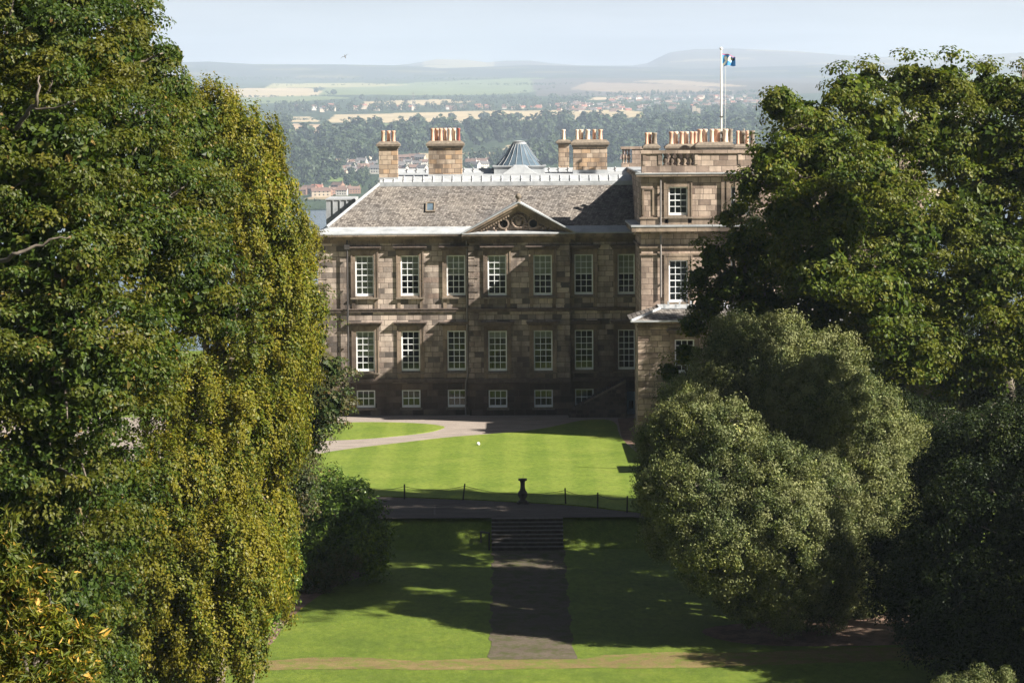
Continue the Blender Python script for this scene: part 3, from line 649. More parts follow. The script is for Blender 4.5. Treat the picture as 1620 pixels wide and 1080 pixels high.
# distant stretch of balustrade across the roof
Y = 206; b = MB(); x0_, x1_ = xx(983, Y, 250), xx(1018, Y, 250)
b.box(x0_, x1_, Y, Y + .4, zz(268, Y, 1000) - 1, zz(258, Y, 1000)); b.box(x0_ - .05, x1_, Y - .05, Y + .45, zz(236, Y, 1000), zz(232, Y, 1000)); b.box(xx(1000, Y, 250), x1_, Y, Y + .4, zz(258, Y, 1000), zz(236, Y, 1000))
for px in (986, 990.5, 995): b.lathe(xx(px, Y, 250), Y + .2, zz(258, Y, 1000), [(.1, 0), (.05, .1), (.12, .4), (.05, .75), (.1, 1.0)], 8)
b.build('rear_balustrade', M['stone_pale'], house)
# chimney row over the block
def tall_pots(px0, px1, Y, pots, py_base, py_top, mats=None, capy=(238, 228)):
    st = stack(px0, px1, Y, 262, capy[0], capy[1], [(p, m_, w_) for p, m_, w_ in pots], py_top, depth=1.2, mat='stone_pale')
tall_pots(1021, 1041, 184.5, [(1023.5, T_, .9), (1028.5, T_, 1.0), (1036, 'capstone', 1.35)], 0, 210)
tall_pots(1056, 1101, 186, [(1062.5, T_, 1.1), (1070.5, P_, 1.15), (1079, T_, 1.1), (1087, P_, 1.15), (1095, T_, 1.0), (1101.5, T_, .9)], 0, 208.5)
tall_pots(1104, 1158, 184.5, [(1108, T_, 1.25), (1117, 'terra_pale', 1.1), (1127, P_, 1.1), (1136, T_, 1.7), (1148.7, P_, 1.35), (1157, 'capstone', 1.2)], 0, 204.5, capy=(237, 225))
tall_pots(1164, 1200, 187, [(1168, T_, .9), (1175, 'capstone', 1.4), (1183, T_, .9), (1192, 'capstone', 1.2)], 0, 207)
# ornate dark cowls between the pots
for px in (1113, 1131, 1144, 1151, 1155, 1177):
    p = at(px, 226, 188.5); MB().lathe(p[0], p[1], p[2] - .3, [(.14, 0), (.14, .5), (.2, .55), (.1, .65), (.1, .85), (.2, .9), (.16, 1.0), (.05, 1.08), (.03, 1.25)], 10).build('chimney_cowl', M['capstone'], house, True)
xp = xx(1045, TY, 350); pipe([(xp, TY - .14, zz(470, TY, 1045)), (xp, TY - .14, tz(284))], M['pipe_grey'], .06)
for xa in (xx(1141, TY, 320), xx(1149, TY, 320), xx(1163, TY, 320)):
    MB().box(xa, xa + .2, TY - .12, TY, 6, tz(404)).build('pilaster_strip', M['trim'], house); MB().box(xa, xa + .2, TY - .12, TY, tz(343), zP0).build('pilaster_strip', M['trim'], house)
b = MB(); xa = xx(1017.5, TY, 320)
for (p0, p1) in ((1016, 1019), (1032, 1035)): b.box(xx(p0, TY, 320), xx(p1, TY, 320), TY - .05, TY, tz(340), tz(297))
b.box(xx(1019, TY, 320), xx(1032, TY, 320), TY - .05, TY, tz(300), tz(297)); b.build('sunk_panel', M['trim'], house)
# ground floor bay in front of it
QY = 172.6; QX0, QX1 = 7.72, 24.0; qz = lambda py: zz(py, QY, 1040); ze = qz(509)
qc = xx(1083, QY, 560); b = MB(); b2 = MB()
wall_open(b, QX0, QX1, qz(630), ze, QY, [(qc - .6, qc + .6, qz(590), qz(537))], .3)
b.add([(QX0, QY, 0), (QX0, QY, ze), (QX0, TY, ze), (QX0, TY, 0)], [(0, 1, 2, 3)]); b.add([(QX1, QY, 0), (QX1, TY, 0), (QX1, TY, ze), (QX1, QY, ze)], [(0, 1, 2, 3)])
b2.box(QX0 - .05, QX1, QY - .06, QY + .2, -.2, qz(630)); b2.build('basement_wall', M['stone_pale'], house); b.build('bay_wall', M['stone_pale'], house)
make_window(qc, qz(590), qz(537), QY, 1.2, 3, 6, 0, hood=True); MB().box(qc - 1.2, qc + 1.2, QY + 1, QY + 1.05, 1, ze).build('room_wall', M['dark'], house)
b = MB(); z = qz(629) + .05; k = 0
while z < ze - .25:
    L = .95 if k % 2 else .6; b.box(QX0 - .05, QX0 + L, QY - .05, QY + .3, z + .015, z + .30); z += .33; k += 1
z = .1
while z < qz(632) - .3: b.box(QX0 - .09, QX0 + 1.6, QY - .10, QY + .3, z + .012, z + .43); z += .46
b.build('quoins', M['stone_pale'], house)
b = MB(); b.box(QX0 - .08, QX1, QY - .15, QY, qz(630), qz(627)); b.box(QX0 - .12, QX1, QY - .1, QY, ze - .35, ze - .2); b.box(QX0 - .3, QX1, QY - .3, QY + .3, ze - .1, ze + .02); b.build('bay_string', M['trim'], house)
zr = zz(482, TY - .5, 1040)
b = MB(); e = .48; b.add([(QX0 - e, QY - e, ze + .03), (QX1, QY - e, ze + .03), (QX1, QY + 2.2, qz(493)), (QX0 + 1.4, QY + 2.2, qz(493))], [(0, 1, 2, 3)])
b.add([(QX0 - e, QY - e, ze + .03), (QX0 + 1.4, QY + 2.2, qz(493)), (QX0 + 1.4, TY, qz(493)), (QX0 - e, TY, ze + .03)], [(0, 1, 2, 3)]); b.build('bay_roof', M['slate'], house)
b = MB(); b.box(QX0 - e - .03, QX1, QY - e - .05, QY - e + .06, ze + .02, ze + .12); b.tube([(QX0 - e, QY - e, ze + .1), (QX0 + 1.4, QY + 2.2, qz(493) + .05)], .09, 6)
b.add([(QX0 + 1.4, QY + 2.2, qz(493) + .02), (QX1, QY + 2.2, qz(493) + .02), (QX1, TY, zr), (QX0 + 1.4, TY, zr)], [(0, 1, 2, 3)])
x = QX0 + 1.7
while x < QX1: b.box(x - .06, x + .06, QY + 2.4, QY + 2.55, qz(493) + .03, qz(493) + .3); b.box(x + .3, x + .42, QY + 4.5, QY + 4.65, (qz(493) + zr) / 2, (qz(493) + zr) / 2 + .3); x += .7
b.build('bay_lead', M['lead'], house)
# door in the corner, and the rubble flanked outside stair
b = MB(); dx0, dx1 = xx(993, FY, 640), xx(1003.5, FY, 640); dz1 = zz(619, FY, 1000)
b.box(dx0, dx1, FY - .16, FY - .10, .0, dz1); b.box(dx0 - .05, dx0 + .05, FY - .20, FY - .1, 0, dz1); b.box(dx1 - .05, dx1 + .05, FY - .20, FY - .1, 0, dz1); b.box(dx0 + .05, dx1 - .05, FY - .19, FY - .16, dz1 - .55, dz1 - .48)
d_ = b.build('door', M['door'], house)
MB().box(dx0 + .09, dx1 - .09, FY - .175, FY - .165, dz1 - 1.1, dz1 - .6).build('door_pane', M['dark'], d_)
st = empty('outside_stair', (6, FY - 1.4, 0), 'dark rubble stone outside stair sloping up against the corner of the mansion', 'stair')
sx0, sx1 = xx(900, FY - 2, 660), xx(990, FY - 2, 640); b = MB(); y0_, y1_ = FY - 2.2, FY - .12
b.add([(sx0, y0_, 0), (sx1, y0_, 0), (sx1, y0_, 2.3), (sx0 + 1.0, y0_, .9), (sx0, y0_, .35), (sx0, y1_, 0), (sx1, y1_, 0), (sx1, y1_, 2.3), (sx0 + 1.0, y1_, .9), (sx0, y1_, .35)], [(0, 1, 2, 3, 4), (9, 8, 7, 6, 5), (0, 4, 9, 5), (1, 6, 7, 2), (2, 7, 8, 3), (3, 8, 9, 4)])
b.build('stair_wall', M['rubble'], st)
b = MB(); b.hexa([(sx0 + 1, y0_ - .06, .9), (sx1, y0_ - .06, 2.3), (sx1, y0_ + .22, 2.3), (sx0 + 1, y0_ + .22, .9), (sx0 + 1, y0_ - .06, 1.02), (sx1, y0_ - .06, 2.45), (sx1, y0_ + .22, 2.45), (sx0 + 1, y0_ + .22, 1.02)]); b.build('coping', M['capstone'], st)
b = MB(); n_ = 9
for k in range(n_): x = sx0 + 1 + (sx1 - sx0 - 1) * k / n_; b.box(x, sx1, y0_ + .3, y1_ - .05, .5, 1.0 + 1.5 * k / n_)
b.build('flight', M['steps'], st)

# ------------------------------------------------------------------ flagpole and flag
FPY = 192.; p0 = at(1141, 235, FPY); p1 = at(1140.5, 79, FPY)
fp = empty('flagpole', (p0[0], FPY, p0[2]), 'white flagpole rising from the mansion roof among the chimney pots', 'flagpole')
b = MB(); b.tube([(p0[0], FPY, p0[2] - 1), (p0[0], FPY, p1[2])], [.085, .055], 10); b.build('pole', M['polewhite'], fp, True)
MB().lathe(p0[0], FPY, p1[2] - .02, [(.02, 0), (.10, .04), (.12, .10), (.08, .17), (.01, .2)], 10).build('truck', M['polewhite'], fp, True)
MB().box(p0[0] - .12, p0[0] + .12, FPY - .12, FPY + .12, zz(185.5, FPY, 1141), zz(184, FPY, 1141)).build('collar', M['pipe'], fp)
b = MB(); b.tube([(p0[0] + .30, FPY - .05, zz(103, FPY, 1141)), (p0[0] + .26, FPY - .05, zz(215, FPY, 1141))], .008, 4); b.build('halyard', M['polewhite'], fp)
nu, nv = 26, 18; V = []; Q = []; mi = []
for j in range(nv + 1):
    for i in range(nu + 1):
        u, v = i / nu, j / nv
        V.append((p0[0] + .06 + u * .90, FPY + .13 * math.sin(u * 9 + v * 1.5) * (.3 + u), p1[2] - .22 - v * .86 * (1 - .30 * u) - .25 * u - .04 * math.sin(u * 8 + 1)))
for j in range(nv):
    for i in range(nu):
        Q.append((j * (nu + 1) + i, j * (nu + 1) + i + 1, (j + 1) * (nu + 1) + i + 1, (j + 1) * (nu + 1) + i)); u, v = (i + .5) / nu, (j + .5) / nv
        m_ = 0
        if v < .05: m_ = 2
        elif (u - .26) ** 2 + (v - .30) ** 2 < .012: m_ = 1
        elif abs(v - (1.0 - 1.25 * u) - .0) < .13 and u < .62: m_ = 1
        elif abs(v - .45 - (u - .3) * .3) < .09 and .2 < u < .7: m_ = 1
        elif (u - .74) ** 2 / .05 + (v - .28) ** 2 / .035 < 1: m_ = 3
        mi.append(m_)
me = bpy.data.meshes.new('flag'); me.from_pydata(V, [], Q)
for nm, c in (('flag blue', (.07, .28, .60)), ('flag white', (.85, .85, .70)), ('flag red', (.60, .04, .12)), ('flag dark', (.03, .04, .03))): me.materials.append(plain(nm, c, .7, .03))
me.polygons.foreach_set('material_index', mi); fo = bpy.data.objects.new('flag', me); link(fo, fp); fo.matrix_parent_inverse = Matrix.Translation(-fp.location)
so = fo.modifiers.new('thick', 'SOLIDIFY'); so.thickness = .004

# ------------------------------------------------------------------ steps, handrail, sundial, chain fence, ball
stp = empty('stone_steps', (.7, 137.5, -1.25), 'broad flight of eight dark stone steps between the road and the lower path', 'steps')
b = MB(); b2 = MB(); n_ = 8; r_ = 1.25 / n_
for k in range(n_):
    y0_ = 136.47 + k * .3; z1_ = -1.25 + (k + 1) * r_ + .008
    b.box(-1.05, 2.42, y0_, 139.3 + .002 * k, z1_ - r_ - (.0 if k else .3), z1_ - .045); b2.box(-1.07, 2.44, y0_ - .03, y0_ + .33, z1_ - .044, z1_)
b.build('riser_stone', M['steps'], stp); b2.build('tread', M['tread'], stp)
hr = empty('handrail', (-1.5, 136, -1.3), 'short black iron handrail at the foot of the stone steps', 'handrail')
a0 = atz(774, 871, -1.3); a1 = atz(761, 866, -1.25); zt1, zt0 = zz(842, a0[1], 774), zz(840.5, a1[1], 761)
for q, (pp, zt_) in enumerate(((a0, zt1), (a1, zt0))):
    MB().box(pp[0] - .045, pp[0] + .045, pp[1] - .045, pp[1] + .045, -1.6, zt_).build('post', M['iron'], hr)
b = MB(); b.tube([(a0[0], a0[1], zt1 - .02), (a1[0], a1[1], zt0 - .02)], .05, 8); b.build('rail', M['iron'], hr)
sdp = atz(827, 795.5, .02); sx, sy_ = sdp[0], sdp[1]
sdl = empty('sundial', (sx, sy_, 0), 'weathered stone baluster sundial beside the road in front of the lawn', 'sundial')
b = MB(); b.box(sx - .30, sx + .30, sy_ - .30, sy_ + .30, .0, .07); b.box(sx - .22, sx + .22, sy_ - .22, sy_ + .22, .07, .15)
b.lathe(sx, sy_, .15, [(.14, 0), (.16, .04), (.13, .08), (.20, .18), (.245, .30), (.25, .36), (.215, .46), (.14, .55), (.155, .58), (.125, .62), (.115, .80), (.12, .96), (.16, 1.02), (.19, 1.05)], 24)
b.build('pedestal', M['sundial'], sdl, True)
MB().box(sx - .22, sx + .22, sy_ - .22, sy_ + .22, 1.20, 1.27).build('dial_slab', M['sundial'], sdl)
b = MB(); b.add([(sx, sy_ - .15, 1.272), (sx, sy_ + .15, 1.272), (sx + .04, sy_ + .12, 1.48), (sx + .012, sy_ - .15, 1.272), (sx + .012, sy_ + .15, 1.272), (sx + .052, sy_ + .12, 1.48)], [(0, 1, 2), (5, 4, 3), (0, 2, 5, 3), (1, 4, 5, 2), (0, 3, 4, 1)]); b.build('gnomon', M['iron'], sdl)
cf = empty('chain_fence', (0, 146, 0), 'low chain fence on leaning dark posts along the road edge of the lawn', 'fence')
fposts = [((545, 783), .02, 765), ((640, 787.5), 0, 765.5), ((732.5, 789), .10, 764.5), ((895, 796.5), -.03, 771.5), ((945.5, 802), .01, 778.5), ((992, 808.5), .02, 784)]
tops = []
for (bx, by), lean, ty in fposts:
    p = atz(bx, by, .06); zt_ = zz(ty, p[1], bx); tx = p[0] + lean
    MB().hexa([(p[0] - .04, p[1] - .04, 0), (p[0] + .04, p[1] - .04, 0), (p[0] + .04, p[1] + .04, 0), (p[0] - .04, p[1] + .04, 0), (tx - .035, p[1] - .035, zt_), (tx + .035, p[1] - .035, zt_), (tx + .035, p[1] + .035, zt_), (tx - .035, p[1] + .035, zt_)]).build('post', M['iron'], cf)
    tops.append((tx, p[1], zt_ - .12))
for a, c in zip(tops[:-1], tops[1:]):
    b = MB(); L = math.hypot(a[0] - c[0], a[1] - c[1]); n_ = int(L / .11)
    for k in range(n_):
        t0, t1 = k / n_, (k + .72) / n_; f = lambda t: (a[0] + (c[0] - a[0]) * t, a[1] + (c[1] - a[1]) * t, a[2] + (c[2] - a[2]) * t - 4 * (.055 * L + .02) * t * (1 - t))
        b.tube([f(t0 - .0), f(t1)], .013, 5)
        b.tube([f(t1 - .01 / L), f((k + 1.0) / n_)], .007, 4)
    b.build('chain', M['iron'], cf)
bp_ = atz(756.5, 704.5, .06); me = bpy.data.meshes.new('football')
import bmesh
bm = bmesh.new(); bmesh.ops.create_icosphere(bm, subdivisions=3, radius=.11); 
for v in bm.verts: v.co *= 1 - .012 * (1 if int((v.co.x + 5) * 30) % 3 == 0 else 0)
bm.to_mesh(me); bm.free(); me.materials.append(M['ball'])
for p in me.polygons: p.use_smooth = True
fb = bpy.data.objects.new('football', me); link(fb); fb.location = (bp_[0], bp_[1], .165); tag(fb, 'small white ball lying alone on the sunlit lawn', 'ball')
# gull in the sky
gp_ = at(546, 90, 300); gx, gy, gzz = gp_
V = [(0, 0, 0), (.12, .02, .10), (.42, .0, .02), (.26, -.02, -.02), (.09, 0, -.03), (-.12, .02, .10), (-.45, .0, .10), (-.26, -.02, .03), (-.08, 0, -.03), (.02, -.05, -.06), (-.02, -.05, -.06), (.05, .25, -.16), (.0, .3, -.18), (.0, -.26, .02)]
b = MB(); b.lathe(0, 0, 0, [(.005, -.22), (.05, -.10), (.07, 0), (.05, .1), (.02, .16), (.035, .19), (.005, .24)], 8)
V2 = [(v[0], v[2], v[1]) for v in b.v]; b.v = [(x * .9, z * 1.0, y) for (x, z, y) in [(q[0], q[2], q[1]) for q in V2]]
for s in (-1, 1): b.add([(0, -.06, .03), (s * .25, -.04, .16), (s * .62, .06, -.02), (s * .27, .08, .12), (0, .08, .03), (0, -.06, .015), (s * .25, -.04, .145), (s * .27, .08, .105), (0, .08, .015)], [(0, 1, 3, 4), (1, 2, 3), (5, 8, 7, 6), (6, 7, 2)])
o = b.build('gull', M['gull']); o.location = gp_; o.rotation_euler = (R_(10), R_(-25), R_(30)); tag(o, 'small dark gull gliding over the distant hills', 'bird')

# unseen wall and pavilion, added to cast shadows across the lawn
gw = empty('shadow_wall', (8.7, 165, 0), 'added unseen spiked wall behind the grey green bush, casting the lawn shadow edge', 'wall')
b = MB(); b.box(8.45, 8.75, 159.2, 169.0, 0, 1.45); b.build('wall_body', M['rubble'], gw); b = MB(); b.box(8.4, 8.8, 159.2, 169.0, 1.45, 1.56); b.build('coping', M['capstone'], gw)
for k in range(6): MB().lathe(8.6, 160 + k * 1.5, 1.56, [(.04, 0), (.03, .6), (.07, .7), (.01, 1.0)], 8).build('spike', M['iron'], gw)
gpv = empty('shadow_pavilion', (11, 155.6, 0), 'added unseen pavilion shape behind the grey green bush, casting a lawn shadow', 'pavilion')
b = MB(); b.box(9.7, 12.4, 154.2, 156.9, 0, 3.0); b.build('wall_body', M['rubble'], gpv)
b = MB(); b.add([(9.5, 154.0, 3.0), (12.6, 154.0, 3.0), (12.6, 157.1, 3.0), (9.5, 157.1, 3.0), (10.5, 155, 3.8), (11.6, 155, 3.8), (11.6, 156.1, 3.8), (10.5, 156.1, 3.8)], [(0, 3, 2, 1), (4, 5, 6, 7), (0, 1, 5, 4), (1, 2, 6, 5), (2, 3, 7, 6), (3, 0, 4, 7)]); b.lathe(10.6, 155.5, 3.7, [(.12, 0), (.08, .5), (.06, 1.6), (.02, 2.6)], 8); b.build('roof', M['slate'], gpv)

# ------------------------------------------------------------------ trees
def norm(a): return a / np.maximum(np.linalg.norm(a, axis=1, keepdims=True), 1e-6)
def leaves(P, Nn, D, L, W, tint, rg):
    n = len(P); Nn = norm(Nn); D = norm(D - Nn * np.sum(D * Nn, axis=1, keepdims=True)); S = np.cross(Nn, D)
    l = (L * rg.uniform(.65, 1.35, n))[:, None]; w_ = (W * rg.uniform(.65, 1.35, n))[:, None]; f = Nn * w_ * rg.uniform(.0, .3, n)[:, None]
    V = np.empty((n, 4, 3)); V[:, 0] = P - D * l * .5; V[:, 1] = P + S * w_ * .5 + f - D * l * .08; V[:, 2] = P + D * l * .5; V[:, 3] = P - S * w_ * .5 + f - D * l * .08
    var = np.zeros((n, 4, 3)); var[:, :, 0] = rg.random(n)[:, None]; var[:, :, 1] = tint[:, None]; var[:, :, 2] = 0
    return V.reshape(-1, 3), var.reshape(-1, 3)
def leaf_obj(name, parts, mat, parent):
    V = np.concatenate([p[0] for p in parts]); var = np.concatenate([p[1] for p in parts]); return npmesh(name, V, np.arange(len(V)).reshape(-1, 4), mat, var, parent)
def crown_clumps(B, rg, rc, per, keep=.62, face=None, shell=(.72, 1.0), gaps=0.0):
    """clump centres spread over the outer shell of a union of blobs; B rows: x y z r ry rz"""
    out = []; 
    for i, (x, y, z, rx, ry, rz) in enumerate(B):
        n = int(per * (rx * rz + rx * ry + ry * rz) / 3 * 4 * math.pi / (math.pi * rc * rc))
        d = norm(rg.normal(size=(n, 3)))
        if face is not None:  # fewer clumps on the far side
            far = d[:, 1] > .45; d = d[~(far & (rg.random(n) < .6))]
        t = rg.uniform(shell[0], shell[1], len(d))[:, None]; P = np.array([x, y, z]) + d * t * np.array([rx, ry, rz])
        ok = np.ones(len(P), bool)
        for j, q in enumerate(B):
            if j == i: continue
            e = np.sqrt((((P - np.array(q[:3])) / np.array(q[3:6])) ** 2).sum(1)); ok &= e > keep
        P, d = P[ok], d[ok]
        if gaps:
            fq = 1.9 / rc ** .5; hol = np.sin(P[:, 0] * fq + 1.3) * np.sin(P[:, 1] * fq * .8 + .4) + np.sin(P[:, 2] * fq * 1.15 + P[:, 0] * .6) * .7
            k = (rg.random(len(P)) > gaps) & ((hol > (-.7 if gaps > .1 else -1.05)) | (rg.random(len(P)) < .25)); P, d = P[k], d[k]
        out.append(np.concatenate([P, d, np.full((len(P), 1), i)], 1))
    return np.concatenate(out)
def fill(C, rg, rc, m, L, W, style, jitter=1.0):
    n = len(C); P0 = np.repeat(C[:, :3], m, 0); O = np.repeat(C[:, 3:6], m, 0); tint = np.repeat(rg.random(n) , m)
    sc = np.repeat(rg.uniform(.6, 1.35, n), m)[:, None]
    g = rg.normal(size=(n * m, 3))
    if style == 'umbrella':   # leafy domes, leaves facing up and outward
        d = norm(g); d[:, 2] = np.abs(d[:, 2]) * np.where(rg.random(n * m) < .8, 1, -.6); P = P0 + d * np.array([1, 1, .62]) * rc * sc * (rg.uniform(.5, 1.05, n * m) ** .6)[:, None]
        Nn = d * 1.15 + O * .45 + np.array([0, 0, .35]) + rg.normal(size=g.shape) * .38; D = d + np.array([0, 0, -.6]) + rg.normal(size=g.shape) * .5
    elif style == 'weep':     # hanging strands
        u = rg.random(n * m); r = norm(g) * (.60 * rc) * rg.random(n * m)[:, None]; P = P0 + r * sc; P[:, 2] += (.5 - 1.5 * u) * rc * sc[:, 0]
        P[:, :2] += O[:, :2] * (np.sin(u * 2.2) * .35 * rc)[:, None]
        Nn = O * .9 + norm(r) * .6 + np.array([.1, 0, .3]) + rg.normal(size=g.shape) * .42; D = np.array([0, 0, -1.0]) + rg.normal(size=g.shape) * .5
    elif style == 'holm':     # fine upright sprays
        d = norm(g); P = P0 + d * rc * sc * (rg.random(n * m) ** .45)[:, None] * np.array([1, 1, .95]); Nn = d * .8 + O * .5 + rg.normal(size=g.shape) * .7; D = O * .6 + np.array([0, 0, .7]) + rg.normal(size=g.shape) * .5
    else:                     # shrub
        d = norm(g); P = P0 + d * rc * sc * (rg.random(n * m) ** .4)[:, None]; Nn = d + np.array([0, 0, .6]) + rg.normal(size=g.shape) * .5; D = d + rg.normal(size=g.shape) * .6
    return leaves(P, Nn, D, L, W, tint, rg)
def blobs(lst, Y):
    out = []
    for q in lst:
        px, py, r = q[:3]; dy = q[3] if len(q) > 3 else 0; el = q[4] if len(q) > 4 else 1.0; Yc = Y + dy
        p = at(px, py, Yc); R = r / F * Yc; out.append((p[0], p[1], p[2], R, R * .95, R * el))
    return out
def limbs(b, base, top, B, C, rg, r0, twigs=3, tw=.035):
    base, top = Vector(base), Vector(top)
    mid = (base + top) / 2 + Vector((rg.normal() * .2, rg.normal() * .2, 0)); b.tube([base - Vector((0, 0, .5)), base + Vector((0, 0, .4)), mid, top], [r0 * 1.5, r0 * 1.1, r0 * .9, r0 * .7], 10)
    for i, q in enumerate(B):
        c = Vector(q[:3]); s = base.lerp(top, rg.uniform(.45, 1.0)); L = (c - s).length; m1 = s.lerp(c, .35) + Vector((rg.normal() * .05 * L, rg.normal() * .05 * L, .10 * L)); m2 = s.lerp(c, .7) + Vector((rg.normal() * .05 * L, rg.normal() * .05 * L, .07 * L))
        rr = max(.05, min(r0 * .5, q[3] * .055)); b.tube([s, m1, m2, c], [rr * 1.2, rr, rr * .8, rr * .55], 7)
        idx = np.where(C[:, 6] == i)[0]
        if len(idx):
            for k in rg.choice(idx, min(len(idx), twigs)):
                e = Vector(C[k, :3]); st_ = m2.lerp(c, rg.random()); d = (e - st_).length
                b.tube([st_, st_.lerp(e, .5) + Vector((rg.normal() * .08 * d, rg.normal() * .08 * d, .08 * d)), st_.lerp(e, .97)], [tw * 1.6, tw, tw * .45], 5)
def tree(name, label, cat, base, B, mat, bark, seed, rc, per, m, L, W, style, r0=.3, group=None, keep=.62, shell=(.72, 1.0), gaps=0, twigs=3, tw=.035, core=True, top=None, face=1, shoots=None, extra=None):
    rg = np.random.default_rng(seed); base = (base[0], base[1], gz(base[1]))
    t = empty(name, base, label, cat, group)
    C = crown_clumps(B, rg, rc, per, keep, face, shell, gaps)
    parts = [fill(C, rg, rc, m, L, W, style)]
    if core:
        for (x, y, z, rx, ry, rz) in B:
            n = int(1100 * max(.3, rx * rz / 4)); d = norm(rg.normal(size=(n, 3))); P = np.array([x, y, z]) + d * np.array([rx, ry, rz]) * rg.uniform(.35, .66, n)[:, None]
            parts.append(leaves(P, d + rg.normal(size=d.shape) * .4, rg.normal(size=d.shape), L * 2.2, W * 2.4, np.zeros(n), rg))
    if shoots:
        for (px, py, Y, ln) in shoots:
            p = at(px, py, Y); k = 26; u = np.linspace(0, 1, k); P = np.array(p) + np.stack([rg.normal(size=k) * .05 + .12 * u * rg.normal(), rg.normal(size=k) * .05, -u * ln], 1); d = np.stack([rg.normal(size=k), rg.normal(size=k), np.full(k, .9)], 1)
            parts.append(leaves(P, np.stack([rg.normal(size=k), -np.abs(rg.normal(size=k)), np.full(k, .6)], 1), d, L * 1.2, W * 1.2, np.full(k, .5), rg))
    cr = leaf_obj('crown', parts, mat, t)
    b = MB()
    Y0_ = base[1]
    for pl in (extra or []):
        off = 1.3 if Y0_ < 100 else 3.4; pp = [Vector(at(px, py, Y + off)) for px, py, Y, r in pl]; rr2 = [r for *_, r in pl]; P3 = []; R3_ = []
        for q in range(len(pp) - 1):
            for t4 in (0, .25, .5, .75):
                v = pp[q].lerp(pp[q + 1], t4); j_ = rr2[q] * .45
                P3.append(v + Vector(rg.normal(size=3)) * j_ * (.8 if t4 else .3)); R3_.append((rr2[q] * (1 - t4) + rr2[q + 1] * t4) * rg.uniform(.72, .98) * (.62 if rr2[0] < .2 else .9))
        b.tube(P3 + [pp[-1]], R3_ + [rr2[-1] * .5], 7)
    z_top = top if top else (np.mean([q[0] for q in B]), np.mean([q[1] for q in B]), np.mean([q[2] for q in B])); limbs(b, base, z_top, B, C, rg, r0, twigs, tw); b.build('trunk', bark, t, True)
    return t
# A: broad maple, left foreground
A = blobs([(40, -60, 170, 2), (150, -40, 110, 4), (205, 45, 62, 4), (60, 90, 150, 0), (170, 110, 100, 2), (225, 110, 55, 5), (60, 250, 170, -3), (190, 240, 110, 1), (250, 215, 60, 6), (60, 420, 190, -3), (220, 370, 120, 0), (310, 330, 70, 6), (290, 450, 100, 2), (335, 500, 62, 4), (100, 590, 180, -4), (230, 560, 85, 0), (60, 760, 160, -4), (165, 760, 90, -1), (190, 850, 62, 0), (80, 910, 140, -3), (165, 950, 62, 0), (70, 1040, 120, -2), (150, 1050, 60, 0), (270, 150, 50, 8), (300, 200, 60, 10), (270, 90, 26, 6), (300, 270, 70, 8)], 78)
tree('maple_tree', 'broad dark green maple filling the left foreground with large pale flecked leaves', 'tree', (xx(40, 80, 1000), 80), A, M['leaf_maple'], M['bark_pale'], 11, .62, 1.8, 150, .112, .088, 'umbrella', r0=.45, twigs=6, tw=.05, shell=(.62, 1.0), gaps=.16, top=(xx(60, 80, 300), 80, zz(300, 80, 60)), extra=[[(-20, 425, 70, .12), (20, 402, 69, .09), (50, 392, 69, .07), (85, 378, 69, .05), (112, 374, 69, .02)], [(25, 205, 70, .12), (45, 180, 69.5, .10), (58, 160, 69, .08), (62, 120, 69, .04)], [(50, 172, 69.3, .05), (85, 172, 69, .04), (120, 160, 68.6, .015)]])
# B: weeping tree with yellowing leaves
Bb = blobs([(340, 190, 62, 3), (300, 190, 60, 3), (395, 215, 50, 2), (360, 270, 95, 2), (420, 300, 55, 0), (395, 370, 100, 0), (445, 400, 62, 1), (410, 490, 100, -1), (455, 480, 60, 0), (405, 600, 100, -2, 1.1), (450, 560, 55, 0), (370, 700, 100, -4, 1.1), (430, 680, 55, -1), (300, 640, 80, -3), (300, 780, 100, -6, 1.15), (390, 820, 75, -4), (350, 900, 100, -8, 1.1), (420, 900, 46, -5), (330, 1010, 85, -9), (270, 1020, 60, -9), (385, 990, 40, -9), (425, 820, 50, -3), (265, 760, 70, -7), (250, 850, 70, -8), (255, 940, 70, -9), (215, 1010, 60, -9), (440, 880, 36, -5), (440, 940, 30, -6), (395, 1030, 28, -9)], 100)
tree('weeping_tree', 'tall weeping tree with yellowing olive foliage beside the dark maple', 'tree', (xx(330, 96, 900), 96), Bb, M['leaf_beech'], M['bark'], 12, .52, 3.2, 110, .105, .078, 'weep', r0=.4, twigs=0, shell=(.68, 1.02), gaps=.05)
# C: dark tree by the house
Cc = blobs([(470, 400, 40, 4), (478, 470, 40, 2), (490, 540, 45, 0), (515, 590, 42, 0), (505, 650, 48, 0), (520, 640, 38, -1), (480, 700, 42, 0), (470, 760, 42, 0), (430, 720, 60, 0), (440, 620, 60, 2), (440, 800, 50, 0), (440, 500, 60, 4), (430, 860, 45, 0)], 124)
tree('lime_tree', 'dark green tree reaching across the left corner of the mansion', 'tree', (xx(440, 124, 850), 124), Cc, M['leaf_dark'], M['bark'], 13, .6, 1.7, 80, .13, .10, 'umbrella', r0=.35, shell=(.65, 1.05), gaps=.05)
